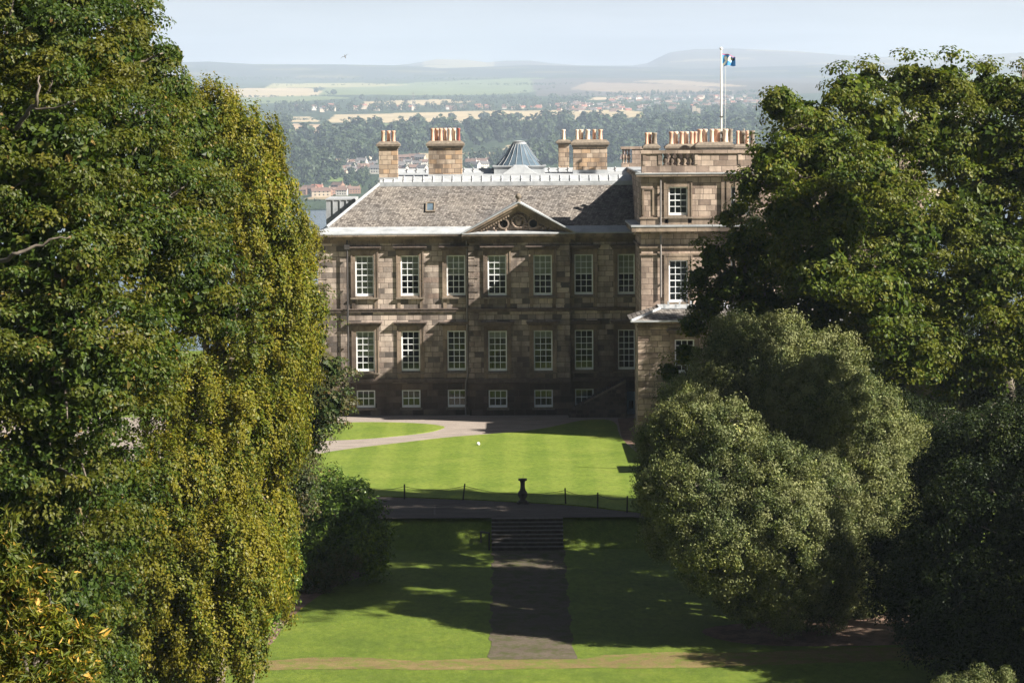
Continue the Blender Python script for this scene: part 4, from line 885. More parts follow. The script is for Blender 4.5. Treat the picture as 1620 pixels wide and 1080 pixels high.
# D: laurel shrubs
D = blobs([(535, 830, 55, 0), (500, 850, 52, 0), (575, 820, 34, 0), (570, 870, 42, -1), (500, 790, 36, 0), (545, 785, 34, 0), (585, 850, 28, -1), (480, 890, 40, 0), (600, 885, 18, -1), (520, 765, 24, 0), (565, 780, 20, 0), (470, 830, 40, 0)], 131)
tree('laurel_shrub', 'large glossy dark laurel shrub with upright shoots beside the left lawn', 'shrub', (xx(540, 131, 930), 131), D, M['leaf_laurel'], M['bark'], 14, .38, 2.0, 44, .20, .085, 'shrub', r0=.12, shell=(.6, 1.2), shoots=[(540, 738, 131, 1.0), (528, 752, 131, .8), (560, 755, 131, .7), (505, 760, 131, .8), (575, 762, 131, .7), (590, 780, 131, .5), (515, 745, 131, .9), (550, 760, 131, .6)])
E = blobs([(505, 915, 24, 0), (530, 905, 22, 0), (485, 920, 20, 0), (548, 885, 22, 0)], 128)
tree('low_shrub', 'small pale green shrub at the foot of the glossy laurel', 'shrub', (xx(508, 128, 940), 128), E, M['leaf_dark'], M['bark'], 15, .28, 2.0, 50, .11, .05, 'shrub', r0=.05)
E2 = blobs([(430, 930, 42, 0), (420, 870, 44, 0), (405, 985, 34, -1), (450, 890, 26, 0), (380, 1020, 40, -1), (440, 850, 30, 0)], 108)
tree('mixed_shrub', 'leafy mid green bush growing out under the weeping tree', 'shrub', (xx(395, 108, 980), 108), E2, M['leaf_laurel'], M['bark'], 25, .35, 2.0, 70, .12, .07, 'shrub', r0=.07)
# F: yellow tree close at lower left
Ff = blobs([(5, 900, 50, 0), (40, 950, 55, 0), (85, 1000, 45, 0), (20, 1030, 70, 0), (120, 1060, 40, 0), (70, 1090, 80, 0), (5, 850, 20, 0), (130, 1000, 16, 0), (70, 915, 18, 0)], 46)
tree('chestnut_tree', 'bright yellow green tree with orange leaves at the lower left corner', 'tree', (xx(40, 46, 1200), 46), Ff, M['leaf_yellow'], M['bark_pale'], 16, .22, 1.7, 30, .15, .036, 'shrub', r0=.08, tw=.012, shell=(.5, 1.1), shoots=[(160, 990, 46, .3), (118, 905, 46, .3), (10, 800, 46, .4), (28, 812, 46, .3), (172, 962, 46, .2)])
# H: sycamores on the right
H1 = blobs([(1235, 165, 42, -2), (1280, 200, 60, 0), (1345, 150, 48, 1), (1300, 260, 75, -1), (1225, 260, 52, -3), (1390, 200, 60, 2), (1380, 290, 75, 0), (1330, 350, 70, -3), (1250, 340, 60, -3), (1430, 380, 90, -1), (1390, 470, 80, -3), (1440, 560, 70, -2), (1480, 480, 70, 0), (1500, 580, 60, 1), (1185, 300, 26, -3), (1300, 430, 70, -5)], 132.5)
tree('sycamore_tree', 'tall rugged sycamore with bare twisting limbs beside the right end of the mansion', 'tree', (xx(1490, 139, 740), 139), H1, M['leaf_syc'], M['bark_pale'], 17, .72, 1.35, 95, .16, .13, 'umbrella', r0=.55, shell=(.66, 1.06), gaps=.03, twigs=5, tw=.06, keep=.5, extra=[[(1490, 720, 133, .45), (1460, 650, 132, .38), (1430, 590, 132, .3), (1400, 540, 131, .2), (1380, 470, 131, .12)], [(1460, 650, 132, .25), (1500, 600, 132, .2), (1520, 520, 131, .12)]], top=(xx(1440, 139, 400), 139, zz(400, 139, 1440)))
H2 = blobs([(1440, 135, 48, 2), (1500, 140, 52, 1), (1375, 130, 30, 3), (1560, 150, 48, 2), (1610, 155, 50, 1), (1480, 220, 70, 0), (1570, 240, 80, 0), (1650, 260, 90, 0), (1530, 340, 90, -1), (1630, 400, 100, -1), (1560, 440, 80, -3), (1630, 530, 80, -2), (1570, 560, 60, -2), (1700, 200, 90, 0), (1720, 420, 90, 0)], 135)
tree('sycamore_tree', 'wide crowned sycamore at the right edge with a knotted pale trunk', 'tree', (xx(1600, 142, 740), 142), H2, M['leaf_syc'], M['bark_pale'], 18, .75, 1.35, 95, .17, .14, 'umbrella', r0=.5, shell=(.66, 1.06), gaps=.03, twigs=5, tw=.06, keep=.5)
H3 = blobs([(1175, 385, 42, 0), (1130, 410, 34, 0), (1215, 410, 55, 0), (1270, 430, 60, 0), (1160, 450, 45, 0), (1120, 480, 38, 0), (1210, 490, 60, 0), (1300, 500, 60, 0), (1095, 515, 24, 0), (1150, 530, 35, 0), (1350, 450, 40, 1), (1105, 440, 22, 0), (1150, 345, 16, 1), (1170, 330, 14, 1), (1360, 530, 60, 1), (1250, 560, 60, 1), (1060, 590, 20, 3), (1085, 560, 22, 2), (1080, 620, 20, 2)], 134)
tree('maple_tree', 'bushy bright topped maple in front of the right wing, lower than the sycamores', 'tree', (xx(1280, 134, 800), 134), H3, M['leaf_syc'], M['bark'], 19, .58, 1.6, 85, .14, .11, 'umbrella', r0=.35, shell=(.62, 1.1), gaps=.14, twigs=5)
# I: holm oak
I = blobs([(1365, 935, 46, 1), (1385, 890, 44, 1), (1290, 650, 78, 1), (1320, 575, 48, 4), (1240, 540, 40, 4), (1160, 535, 34, 4), (1380, 640, 40, 4), (1080, 640, 34, 0), (1290, 860, 60, -2), (1195, 570, 66, 4), (1150, 580, 52, 4), (1265, 590, 66, 4), (1120, 620, 46, 3), (1325, 640, 62, 4), (1240, 680, 100, 2), (1370, 700, 70, 4), (1410, 760, 60, 4), (1360, 800, 90, 3), (1400, 850, 60, 2), (1095, 685, 62, -2), (1055, 700, 46, -1), (1150, 700, 60, -3), (1045, 770, 42, -1), (1100, 780, 80, -3), (1200, 770, 85, -3), (1060, 840, 42, -1), (1150, 860, 80, -4), (1240, 850, 88, -4), (1290, 780, 60, -2), (1240, 930, 62, -4), (1180, 930, 48, -4), (1310, 910, 50, -2), (1300, 960, 40, -2), (1430, 690, 36, 5), (1110, 860, 50, -2)], 122)
tree('holm_oak', 'huge rounded grey green holm oak bush beside the path in front of the mansion', 'tree', (xx(1250, 122, 1000), 122), I, M['leaf_holm'], M['bark'], 20, .40, 2.8, 140, .11, .056, 'holm', r0=.35, shell=(.76, 1.12), twigs=1)
# J: dark evergreens at the right edge
J = blobs([(1520, 730, 70, 4), (1580, 720, 80, 3), (1630, 700, 70, 3), (1470, 760, 40, 5), (1560, 830, 110, 0), (1640, 850, 110, 0), (1480, 900, 70, 1), (1540, 950, 100, -2), (1620, 980, 110, -2), (1480, 1000, 60, 0), (1560, 1060, 90, -3), (1430, 960, 50, 2), (1410, 930, 45, 6), (1400, 870, 40, 7), (1455, 850, 50, 4), (1450, 920, 50, 3), (1500, 820, 60, 4)], 112)
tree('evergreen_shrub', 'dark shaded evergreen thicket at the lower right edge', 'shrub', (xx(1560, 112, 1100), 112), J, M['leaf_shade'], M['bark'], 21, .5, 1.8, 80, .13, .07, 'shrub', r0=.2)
J2 = blobs([(1250, 650, 60, 0), (1190, 740, 60, 0), (1470, 700, 70, 2), (1540, 720, 70, 2), (1600, 740, 70, 2), (1490, 800, 60, 0), (1560, 640, 50, 4), (1620, 660, 50, 4), (1330, 640, 60, 0), (1400, 660, 60, 0), (1330, 760, 80, 0), (1420, 760, 80, 0), (1250, 780, 60, 1), (1500, 690, 30, 0), (1460, 680, 26, 0), (1540, 680, 30, 0), (1430, 640, 28, 0)], 130)  # some blobs behind the holm oak are unseen, added to shade the lawn
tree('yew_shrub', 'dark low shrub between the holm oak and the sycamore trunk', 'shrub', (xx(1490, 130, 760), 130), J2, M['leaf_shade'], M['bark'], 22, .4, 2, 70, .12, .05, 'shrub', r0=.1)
G = blobs([(1550, 1075, 16, 0, 1.6), (1490, 1085, 12, 0, 2.2), (1590, 1078, 18, 0, 1.3), (1530, 1085, 22, 0), (1570, 1100, 30, 0)], 60)
tree('conifer', 'pale tipped young conifer poking up at the bottom right corner', 'conifer', (xx(1550, 60, 1200), 60), G, M['leaf_holm'], M['bark'], 23, .14, 2, 60, .07, .015, 'holm', r0=.05, tw=.01)
# unseen bush, conifer and off-frame trees added to shade the lawns and right side
K = [(10.6, 171.3, 1.8, 2.1, 2.1, 2.4), (11.5, 173, 3.0, 1.6, 1.5, 2.0)]
tree('added_shade_shrub', 'added rounded shrub mostly behind the holm oak, put in to shade the lawn corner', 'shrub', (10.8, 171.5), K, M['leaf_shade'], M['bark'], 26, .45, 2, 70, .12, .06, 'shrub', r0=.1)
tree('conifer', 'added slim conifer hidden behind the bushy maple, put in to shade the forecourt', 'conifer', (14.5, 171), [(14.5, 171, 3.5, 1.8, 1.6, 3.4), (14.5, 171, 7.5, 1.5, 1.4, 3.4), (14.5, 171, 11, 1.0, 1.0, 2.6)], M['leaf_shade'], M['bark'], 33, .4, 2.2, 80, .14, .05, 'shrub', r0=.15)
for nm, pos_, S, sd_ in (('added unseen tall tree beyond the right edge, shading the lower lawn', (26.5, 115.5), [(25.8, 115, 25.5, 2.8, 7.0, 3.4), (25.8, 122.6, 24.6, 2.2, 3.0, 2.6), (27, 116, 19, 2, 3, 4)], 27),
                      ('added unseen lower tree beyond the lower right corner, shading the thicket', (32, 108), [(31, 108, 8, 6, 6, 6), (33, 101, 8, 6, 6, 6), (32, 112, 7, 5, 5, 5.5)], 29)):
    tree('added_shade_tree', nm, 'tree', pos_, S, M['leaf_syc'], M['bark'], sd_, 1.1, 1.7, 60, .34, .28, 'umbrella', r0=.5, keep=.5, gaps=.35)
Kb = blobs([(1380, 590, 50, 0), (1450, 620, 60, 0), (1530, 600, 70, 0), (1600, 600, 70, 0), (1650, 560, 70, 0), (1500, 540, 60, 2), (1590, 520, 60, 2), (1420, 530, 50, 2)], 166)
tree('lime_tree', 'dark mass of limes behind the sycamore trunks at the right', 'tree', (xx(1520, 166, 690), 166), Kb, M['leaf_shade'], M['bark'], 30, .8, 1.7, 70, .2, .16, 'umbrella', r0=.4)

# ------------------------------------------------------------------ far landscape
PRO = [(330, 2480), (318, 2600), (300, 2800), (283, 3000), (268, 3200), (250, 3500), (233, 3900), (215, 4300), (200, 4800), (186, 5500), (173, 6300), (162, 7200), (151, 8500), (140, 10000), (131, 11500), (125, 12500)]
PRO_PY = [p[0] for p in PRO][::-1]; PRO_D = [p[1] for p in PRO][::-1]
def dist(py): return float(np.interp(py, PRO_PY, PRO_D))
CR1 = [(200, 97), (280, 99), (330, 98), (400, 102), (520, 102), (640, 104), (700, 108), (850, 103), (1000, 106), (1100, 108), (1300, 104), (1620, 102), (1800, 100)]
CR2 = [(200, 100), (600, 106), (650, 101), (690, 94), (740, 95), (770, 99), (800, 96), (840, 96), (870, 100), (920, 104), (1000, 104), (1025, 100), (1040, 92), (1060, 83), (1100, 78), (1160, 77), (1260, 81), (1340, 88), (1420, 91), (1500, 90), (1620, 83), (1800, 86)]
def crest(T, px): return np.interp(px, [t[0] for t in T], [t[1] for t in T])
pxs = np.linspace(-1300, 2920, 900)
rows_ = [(float(py), dist(py), 0) for py in np.concatenate([np.arange(332, 190, -1.6), np.arange(190, 124.5, -.8)])]
rg = np.random.default_rng(77)
V = []; Cc_ = []
STRAW, GREEN, WOOD, MOOR = (.42, .34, .21), (.15, .185, .085), (.042, .062, .034), (.10, .09, .075)
FIELDS = [(STRAW, [(340, 153), (360, 140), (490, 138), (505, 143), (522, 151), (420, 153)]), (GREEN, [(505, 151), (520, 130), (860, 126), (880, 138), (790, 150), (690, 152)]), ((.33, .30, .14), [(420, 139), (430, 128), (560, 127), (650, 131), (520, 136)]),
          (GREEN, [(330, 162), (340, 153), (500, 152), (560, 156), (430, 161)]), (STRAW, [(567, 168), (575, 161), (720, 159), (750, 163), (700, 167)]), (STRAW, [(443, 188), (446, 180), (490, 180), (507, 188)]),
          (STRAW, [(515, 189), (530, 178), (760, 176), (990, 178), (1040, 184), (980, 190), (850, 191), (700, 193)]), ((.40, .30, .20), [(454, 205), (458, 191), (525, 192), (548, 203), (500, 206)]), (GREEN, [(552, 202), (546, 191), (690, 193), (760, 200), (700, 203)]),
          (STRAW, [(628, 252), (632, 243), (676, 239), (682, 250)]), (STRAW, [(726, 246), (735, 238), (800, 238), (806, 245)]), (STRAW, [(792, 240), (802, 227), (850, 224), (890, 225), (842, 238)]), (STRAW, [(955, 237), (962, 229), (1006, 229), (1014, 237)]),
          ((.45, .36, .24), [(932, 161), (940, 154), (1022, 153), (1018, 158)]), (MOOR, [(850, 152), (840, 128), (1300, 124), (1300, 150), (1100, 150)]), ((.26, .20, .14), [(900, 140), (930, 133), (1080, 138), (1160, 146), (1000, 147)]), ((.32, .25, .17), [(1000, 133), (1060, 130), (1190, 142), (1120, 141)]),
          ((.16, .22, .07), [(490, 285), (520, 278), (560, 281), (530, 287)]), ((.14, .2, .06), [(540, 300), (556, 284), (574, 290), (566, 302)]), ((.30, .24, .15), [(475, 316), (490, 311), (560, 311), (560, 315)]), (STRAW, [(1070, 190), (1080, 181), (1120, 180), (1110, 189)]), ((.30, .27, .12), [(1000, 190), (1010, 182), (1060, 183), (1050, 190)]),
          ((.28, .25, .12), [(560, 120), (640, 117), (700, 122), (600, 124)])]
def inpoly(px, py, poly):
    c = np.zeros(len(px), bool); n = len(poly); j = n - 1
    for i in range(n):
        xi, yi = poly[i]; xj, yj = poly[j]
        if yi != yj: c ^= ((yi > py) != (yj > py)) & (px < (xj - xi) * (py - yi) / (yj - yi) + xi)
        j = i
    return c
VV = []; CC = []
for py, Y, k in rows_:
    pts = np.array([at(px, py, Y) for px in (0.0, 1000.0)]); X = pts[0, 0] + (pts[1, 0] - pts[0, 0]) * pxs / 1000; Z = np.full(len(pxs), at(810, py, Y)[2]); Z += np.sin(X / 310 + Y / 900) * .0006 * Y
    VV.append(np.stack([X, np.full(len(pxs), Y), Z], 1)); c = np.tile(np.array(WOOD), (len(pxs), 1)) * rg.uniform(.8, 1.25, (len(pxs), 1))
    for fc, poly in FIELDS:
        poly = [(a + 0, b_) for a, b_ in poly]; kk = inpoly(pxs, np.full(len(pxs), py), poly); c[kk] = np.array(fc) * rg.uniform(.95, 1.05)
    # extension of the patchwork beyond the frame sides
    side = (pxs < 200) | (pxs > 1350); cell = (np.sin(np.floor(pxs / 130) * 12.9 + np.floor(Y / 700) * 78.2) * 43758.5) % 1
    c[side & (cell > .6)] = STRAW; c[side & (cell < .3)] = GREEN; CC.append(c)
nseg = 26
for i in range(1, nseg + 1):
    t = i / nseg; Y = 12500 + 2600 * t
    py = 125 + (crest(CR1, pxs) - 125) * (math.sin(t * math.pi / 2) ** .9)
    Z = np.array([at(p, q, Y)[2] for p, q in zip(pxs, py)]); X = np.array([at(p, 120, Y)[0] for p in pxs]); Z = Z + (np.sin(X / 400 + Y / 500) * 3 + np.sin(X / 170 - Y / 260) * 2) * (1 - t * .8)
    VV.append(np.stack([X, np.full(len(pxs), Y), Z], 1)); c = np.tile(np.array((.060, .070, .066)), (len(pxs), 1)); nn = np.sin(X / 350 + Y / 130) + np.sin(X / 120 - Y / 210); c[nn > 1.3] = (.13, .12, .07); c[nn < -1.4] = (.04, .055, .028); CC.append(c)
for i in range(1, 22):
    t = i / 21; Y = 15100 + 3200 * t; q2 = crest(CR2, pxs); q1 = crest(CR1, pxs) + 5
    py = q1 + (q2 - q1) * t
    Z = np.array([at(p, q, Y)[2] for p, q in zip(pxs, py)]); X = np.array([at(p, 100, Y)[0] for p in pxs])
    VV.append(np.stack([X, np.full(len(pxs), Y), Z], 1)); c = np.tile(np.array((.12, .11, .10)), (len(pxs), 1)); c[(pxs > 670) & (pxs < 780)] = (.28, .24, .15); c[(pxs > 1040) & (pxs < 1160) & (t < .9)] = (.10, .09, .075); nn = np.sin(X / 500 + Y / 300) + np.sin(X / 210 - Y / 170); c[nn > 1.4] = (.25, .21, .14); c[nn < -1.5] = (.08, .08, .05); CC.append(c)
VV.append(VV[-1] + np.array([0, 3000, -400])); CC.append(CC[-1])
nr, nc_ = len(VV), len(pxs); V = np.concatenate(VV); i0 = (np.arange(nr - 1)[:, None] * nc_ + np.arange(nc_ - 1)[None]).ravel(); Q = np.stack([i0, i0 + 1, i0 + nc_ + 1, i0 + nc_], 1)
m, n, b_ = newmat('far fields and hills'); a = n.nodes.new('ShaderNodeAttribute'); a.attribute_name = 'leafvar'; f = noise(n, mapping(n, pos(n), (.004, .0015, .004)), 3, 6, .7)
cc = mixc(n, .8, a.outputs['Vector'], ramp(n, f, [(.3, (.72, .74, .78)), (.7, (1.2, 1.18, 1.15))]), 'MULTIPLY'); n.links.new(cc, b_.inputs['Base Color']); b_.inputs['Roughness'].default_value = 1; b_.inputs['Specular IOR Level'].default_value = 0
far = npmesh('hills', V, Q, m, np.concatenate(CC)); tag(far, kind='structure')
zwat = at(810, 331, 2480)[2] + .0
m, n, b_ = newmat('estuary water'); b_.inputs['Base Color'].default_value = (.05, .085, .12, 1); b_.inputs['Roughness'].default_value = .18
bump(n, b_, noise(n, mapping(n, pos(n), (.05, .12, 1)), 1.5, 5, .6), .35, 1.0)
wt = MB(); wt.add([(-6000, 500, zwat + .4), (6000, 500, zwat + .4), (6000, 2520, zwat + .4), (-6000, 2520, zwat + .4)], [(0, 1, 2, 3)]); tag(wt.build('water', m), kind='structure')

# woods: leaf clump crowns gathered into belts
def far_tree_parts(px, py, h, rg, k=60, wide=1.0):
    Y = dist(py); p = at(px, py, Y); r = h * .42 * wide; c = np.array([p[0], p[1], p[2] + h * .52]); n = k
    d = norm(rg.normal(size=(n, 3))); d[:, 1] = -np.abs(d[:, 1]) * .9; lump = 1 + .22 * np.sin(d[:, 0] * 5 + rg.random() * 6) * np.cos(d[:, 2] * 4 + rg.random() * 6)
    P = c + d * np.array([r, r, h * .5]) * (rg.uniform(.72, 1.0, n) * lump)[:, None]
    return leaves(P, d + np.array([0, 0, .3]) + rg.normal(size=d.shape) * .35, rg.normal(size=d.shape), r * .62, r * .55, np.zeros(n), rg)
rg = np.random.default_rng(5)
def wood(poly, n, hpx, seed, k=60):
    rg = np.random.default_rng(seed); parts = []; xs = [p[0] for p in poly]; ys_ = [p[1] for p in poly]; c = 0
    while c < n:
        px, py = rg.uniform(min(xs), max(xs)), rg.uniform(min(ys_), max(ys_))
        if not inpoly(np.array([px]), np.array([py]), poly)[0]: continue
        h = hpx * rg.uniform(.7, 1.25) / F * dist(py); parts.append(far_tree_parts(px, py, h, rg, k)); c += 1
    o = leaf_obj('woodland', parts, M['leaf_far'], None); return tag(o, kind='stuff')
wood([(420, 260), (430, 212), (560, 214), (720, 206), (760, 206), (900, 204), (1010, 207), (1060, 205), (1210, 205), (1240, 240), (1010, 238), (955, 226), (890, 222), (800, 224), (700, 238), (620, 246), (600, 258)], 420, 26, 31, 110)
wood([(430, 300), (430, 262), (500, 255), (545, 262), (540, 292), (490, 298)], 60, 24, 32, 130)
wood([(800, 262), (840, 244), (900, 236), (1015, 240), (1010, 262)], 60, 26, 33, 120)
wood([(545, 262), (600, 256), (680, 262), (800, 262), (800, 300), (560, 310)], 70, 12, 34, 70)
wood([(720, 264), (740, 255), (800, 248), (800, 262)], 26, 16, 39, 90)
wood([(430, 200), (440, 192), (456, 190), (456, 210), (430, 214)], 22, 15, 35, 70)
wood([(430, 182), (440, 168), (700, 168), (900, 168), (930, 178), (700, 176), (560, 176), (500, 178)], 210, 9, 36, 50)
wood([(560, 160), (700, 157), (920, 155), (930, 168), (740, 166), (700, 160), (560, 163)], 150, 8, 37, 40)
wood([(760, 135), (850, 133), (930, 134), (850, 136)], 70, 3.5, 41, 24)
wood([(1020, 192), (1030, 180), (1220, 178), (1220, 200), (1040, 206)], 110, 16, 38, 70)
wood([(890, 182), (900, 153), (1020, 149), (1220, 149), (1220, 184), (1000, 178)], 190, 7, 40, 36)
wood([(870, 152), (1020, 149), (1220, 147), (1220, 151), (1000, 152)], 90, 6, 42, 30)
wood([(300, 126), (360, 124), (640, 124), (860, 125), (860, 127), (400, 128)], 160, 3.5, 43, 24)
wood([(560, 246), (545, 300), (565, 306), (580, 280)], 26, 14, 44, 70)
# hedge lines between the far fields
for hi, (line, hh, cnt) in enumerate([([(507, 190.5), (700, 194.5), (860, 192.5), (990, 191), (1050, 186)], 4.0, 90), ([(515, 177.5), (620, 176.5), (760, 175.5), (990, 177)], 3.2, 90), ([(440, 190.2), (512, 189.8)], 3.4, 24), ([(545, 192), (556, 204)], 5, 10), ([(456, 206), (550, 205)], 4, 30),
        ([(330, 153.5), (420, 154), (520, 152)], 3.2, 50), ([(560, 161), (440, 162.5), (340, 163)], 3.5, 50), ([(690, 152.5), (790, 151), (880, 139)], 2.6, 50), ([(505, 138), (522, 151)], 3, 12), ([(430, 136), (640, 134), (860, 133)], 2.0, 60), ([(700, 237), (800, 237), (850, 224)], 5, 24), ([(475, 290), (560, 292)], 5, 20), ([(470, 318), (560, 318)], 4, 26)]):
    rgh = np.random.default_rng(300 + hi); prt = []
    for q in range(cnt):
        t_ = rgh.random() * (len(line) - 1); a_, f_ = int(t_), t_ - int(t_); px_, py_ = line[a_][0] * (1 - f_) + line[a_ + 1][0] * f_, line[a_][1] * (1 - f_) + line[a_ + 1][1] * f_ + rgh.normal() * .15
        prt.append(far_tree_parts(px_, py_, hh * rgh.uniform(.4, 1.2) / F * dist(py_), rgh, 16, 1.8))
    tag(leaf_obj('hedgerow', prt, M['leaf_far'], None), kind='stuff')
# hedgerow trees
hedge = [(715, 190, 12, 1.3), (767, 190, 12, 1.8), (795, 190, 9, 1.2), (818, 190, 11, 1.9), (890, 190, 10, 1.5), (905, 189, 9, 1.3), (940, 188, 9, 1.2), (960, 189, 9, 1.2), (979, 187, 9, 1.1), (528, 150, 9, 1.3), (573, 158, 9, 1.2), (500, 146, 8, 1.2), (460, 190, 7, 1.4), (545, 245, 30, .45), (650, 190, 6, 1.3), (600, 191, 6, 1.5)]
for i, (px, py, h, wd_) in enumerate(hedge):
    Y = dist(py); p = at(px, py, Y); H = h / F * Y
    t = empty('field_tree', tuple(p), 'tall pale poplar standing above the shoreline village' if wd_ < .6 else 'small round tree standing alone in the distant stubble fields', 'tree', None if wd_ < .6 else 'lone trees in the distant fields')
    leaf_obj('crown', [far_tree_parts(px, py + .5, H, rg, 110, wd_)], M['leaf_far'], t)
    MB().tube([tuple(p), (p[0], p[1], p[2] + H * .5)], [H * .04, H * .02], 5).build('trunk', M['bark'], t)
# houses across the water
hm = {}
for nm, c in (('render_white', (.62, .58, .52)), ('render_cream', (.50, .42, .32)), ('brick_brown', (.26, .15, .10)), ('roof_grey', (.13, .12, .12)), ('roof_brown', (.17, .105, .08)), ('roof_red', (.32, .13, .09)), ('win', (.04, .045, .05))): hm[nm] = plain(nm.replace('_', ' '), c, .85, .15, .2)
def house_src(wm, rm, W_=11, D_=7, H_=5.2, rh=2.8, chim=True):
    b = MB(); w2, d2 = W_ / 2, D_ / 2
    b.add([(-w2, -d2, -3), (w2, -d2, -3), (w2, d2, -3), (-w2, d2, -3), (-w2, -d2, H_), (w2, -d2, H_), (w2, d2, H_), (-w2, d2, H_), (-w2, 0, H_ + rh), (w2, 0, H_ + rh)], [(0, 1, 5, 4), (2, 3, 7, 6), (1, 2, 6, 9, 5), (3, 0, 4, 8, 7)])
    if chim: b.box(w2 - 1.4, w2 - .4, -.5, .5, H_ + rh - 1, H_ + rh + 1.3)
    wme = bpy.data.meshes.new('far_house'); wme.from_pydata(b.v, [], b.f); wme.materials.append(hm[wm])
    r = MB(); o = .4
    r.add([(-w2 - o, -d2 - o, H_ - .3), (w2 + o, -d2 - o, H_ - .3), (w2 + o, 0, H_ + rh + .15), (-w2 - o, 0, H_ + rh + .15)], [(0, 1, 2, 3)]); r.add([(-w2 - o, d2 + o, H_ - .3), (w2 + o, d2 + o, H_ - .3), (w2 + o, 0, H_ + rh + .15), (-w2 - o, 0, H_ + rh + .15)], [(3, 2, 1, 0)])
    rme = bpy.data.meshes.new('roof'); rme.from_pydata(r.v, [], r.f); rme.materials.append(hm[rm])
    g = MB()
    for x in (-.32, -.1, .12, .34):
        for z in (1.0, 3.4): g.add([(x * W_ - .55, -d2 - .04, z), (x * W_ + .55, -d2 - .04, z), (x * W_ + .55, -d2 - .04, z + 1.2), (x * W_ - .55, -d2 - .04, z + 1.2)], [(0, 1, 2, 3)])
    gme = bpy.data.meshes.new('window_row'); gme.from_pydata(g.v, [], g.f); gme.materials.append(hm['win'])
    return wme, rme, gme
SRC = {'wg': house_src('render_white', 'roof_grey'), 'wb': house_src('render_white', 'roof_brown'), 'cr': house_src('render_cream', 'roof_red'), 'cg': house_src('render_cream', 'roof_grey'), 'bb': house_src('brick_brown', 'roof_brown', 13, 7, 5, 2.5), 'lg': house_src('render_cream', 'roof_brown', 16, 7, 4.8, 2.6)}
DESC = {'wg': 'white rendered house with a grey roof', 'wb': 'white rendered house with a brown roof', 'cr': 'cream house with a red roof', 'cg': 'cream house with a grey roof', 'bb': 'brown brick house with a brown roof', 'lg': 'long cream terrace with a brown roof'}
CNAME = {'wg': 'cottage', 'wb': 'cottage', 'cr': 'cottage', 'cg': 'cottage', 'bb': 'brick_house', 'lg': 'terrace'}
def put_house(kind, px, py, rz, sc, where, parts=True, grp=None):
    p = at(px, py, dist(py)); w_, r_m, g_m = SRC[kind]
    o = bpy.data.objects.new(CNAME[kind], w_); link(o); o.location = p; o.rotation_euler = (0, 0, rz); o.scale = (sc,) * 3
    tag(o, DESC[kind] + ' ' + where, 'house', DESC[kind].split(' with')[0] + 's ' + where)
    r = bpy.data.objects.new('roof', r_m); link(r, o)
    if parts: g = bpy.data.objects.new('window_row', g_m); link(g, o)
    return o
rr = random.Random(9)
shore = [('wg', 478, 279), ('wg', 484, 277), ('lg', 476, 276), ('wg', 505, 277), ('cg', 500, 271), ('bb', 475, 308), ('bb', 490, 307), ('cr', 502, 305), ('bb', 515, 309), ('bb', 530, 307), ('bb', 545, 306), ('wb', 541, 309), ('cr', 500, 310), ('lg', 508, 311), ('bb', 560, 306), ('bb', 535, 300),
         ('wg', 555, 268), ('wg', 563, 266), ('wb', 548, 272), ('lg', 540, 278), ('cr', 580, 256), ('wg', 572, 262), ('wg', 590, 266), ('wb', 560, 262), ('bb', 533, 262), ('cg', 545, 262), ('wb', 575, 272), ('lg', 568, 274), ('wg', 556, 275), ('wg', 595, 274), ('bb', 583, 268),
         ('wg', 634, 265), ('wg', 645, 262), ('wb', 638, 274), ('wg', 660, 265), ('wg', 668, 273), ('bb', 652, 272), ('lg', 655, 278), ('wb', 670, 262), ('bb', 640, 256), ('bb', 655, 254), ('cg', 665, 256), ('wg', 640, 270), ('wg', 735, 262), ('wb', 746, 264), ('lg', 758, 262), ('wg', 765, 266), ('bb', 770, 258), ('cr', 738, 255), ('wg', 752, 268), ('bb', 988, 250), ('cg', 972, 248)]
ORD = ['leftmost', 'second from the left', 'third from the left', 'fourth from the left', 'fifth from the left', 'sixth from the left', 'seventh from the left', 'eighth from the left', 'ninth from the left', 'tenth from the left', 'eleventh from the left', 'twelfth from the left'] + ['number %d from the left' % q for q in range(13, 40)]
seen = {}
for k, px, py in sorted(shore, key=lambda q: (q[0], q[1])):
    n_ = sum(1 for q in shore if q[0] == k); i_ = seen.get(k, 0); seen[k] = i_ + 1
    word = 'rightmost' if i_ == n_ - 1 else (ORD[i_] if i_ < n_ / 2 or i_ < 3 else ORD[n_ - 1 - i_].replace('leftmost', 'rightmost').replace('left', 'right'))
    o = put_house(k, px, py, rr.uniform(-.7, .7), rr.uniform(.85, 1.15), 'in the village across the water')
    o['label'] = word.replace(' ', '-').replace('-the-', '-') + ' ' + DESC[k].replace(' a ', ' ') + ' in the waterside village'; del o['group']
for i in range(215):
    u = rr.random(); px = 880 + 345 * u ** .8; py = rr.uniform(157, 184) - (px - 900) * .012
    if px < 960 and not (165 < py < 180): py = rr.uniform(168, 179)
    k = rr.choice(['wg', 'wg', 'wb', 'cr', 'cg', 'cg', 'wb', 'bb', 'lg']); put_house(k, px, py, rr.uniform(-.6, .6), rr.uniform(.85, 1.3), 'in the distant hillside town', False)
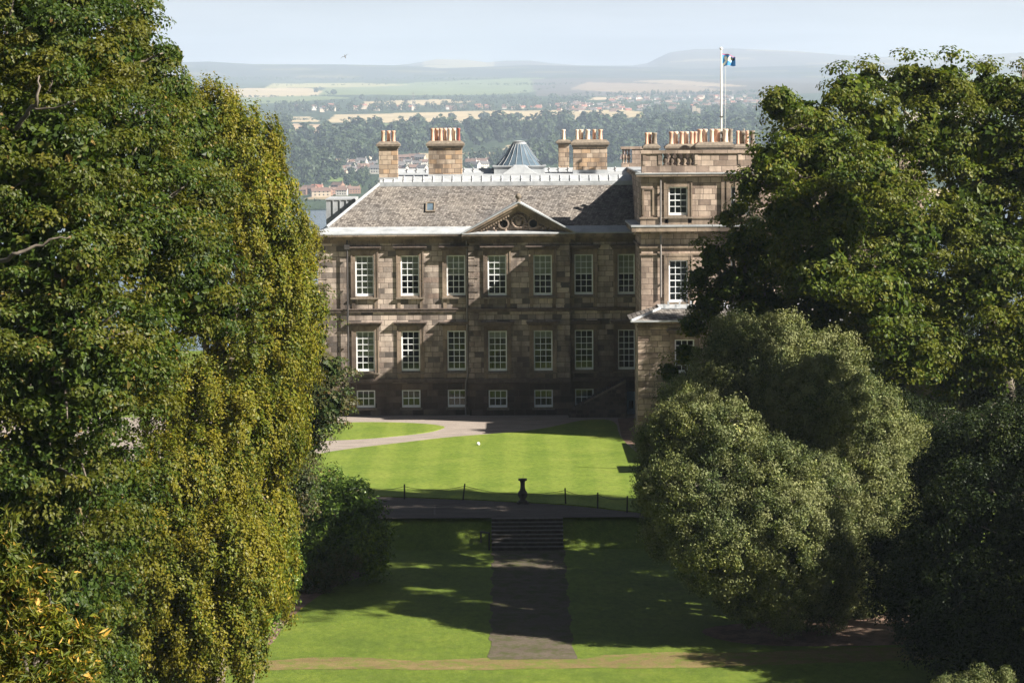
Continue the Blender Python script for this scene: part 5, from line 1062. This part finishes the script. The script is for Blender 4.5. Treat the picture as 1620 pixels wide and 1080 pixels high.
for i in range(36): put_house(rr.choice(['cr', 'cr', 'wb', 'cg', 'bb']), rr.choice([rr.uniform(465, 530), rr.uniform(545, 760), rr.uniform(700, 880)]), rr.uniform(170, 176), rr.uniform(-.5, .5), rr.uniform(.9, 1.2), 'in the farm hamlets beyond the fields', False)
# pale tower block pair below the town
p = at(1101, 190, dist(190)); b = MB(); b.box(-7, 0, -5, 5, -3, 26); b.box(1, 8, -3, 7, -3, 22)
for q in range(6): b.box(-7.2, 8.2, -5.2, -4.9, 2 + q * 3.6, 2.5 + q * 3.6)
o = b.build('apartment_block', hm['render_cream']); o.location = p; tag(o, 'pale tall apartment block below the distant hillside town', 'building')
# pylon
p = at(654, 172, dist(172)); Hh = 26 / F * dist(172); b = MB(); s4 = [(-1, -1), (1, -1), (1, 1), (-1, 1)]
for q in range(6):
    z0_, z1_ = Hh * q / 6, Hh * (q + 1) / 6; w0, w1 = 3.2 * (1 - q / 6.6), 3.2 * (1 - (q + 1) / 6.6)
    for i in range(4):
        a_, c_ = s4[i], s4[(i + 1) % 4]; b.tube([(a_[0] * w0, a_[1] * w0, z0_), (a_[0] * w1, a_[1] * w1, z1_)], .28, 4); b.tube([(a_[0] * w0, a_[1] * w0, z0_), (c_[0] * w1, c_[1] * w1, z1_)], .18, 4)
for z, w_ in ((.62, 5), (.78, 6.5), (.92, 4.5)): b.tube([(-w_, 0, Hh * z), (w_, 0, Hh * z)], .35, 4)
o = b.build('pylon', M['pipe_grey']); o.location = p; tag(o, 'thin lattice electricity pylon in the distant fields', 'pylon')

# ------------------------------------------------------------------ haze over the estuary
hz = MB(); hz.box(-9500, 9500, -400, 22500, -76, 640); m = bpy.data.materials.new('haze'); m.use_nodes = True; n = m.node_tree; n.nodes.clear()
ho = n.nodes.new('ShaderNodeOutputMaterial'); pv = n.nodes.new('ShaderNodeVolumePrincipled'); pv.inputs['Color'].default_value = (.66, .79, 1.0, 1); pv.inputs['Density'].default_value = 7.5e-5; pv.inputs['Anisotropy'].default_value = .0
n.links.new(pv.outputs[0], ho.inputs['Volume']); hb = hz.build('haze', m); tag(hb, kind='stuff')
hb.visible_shadow = True
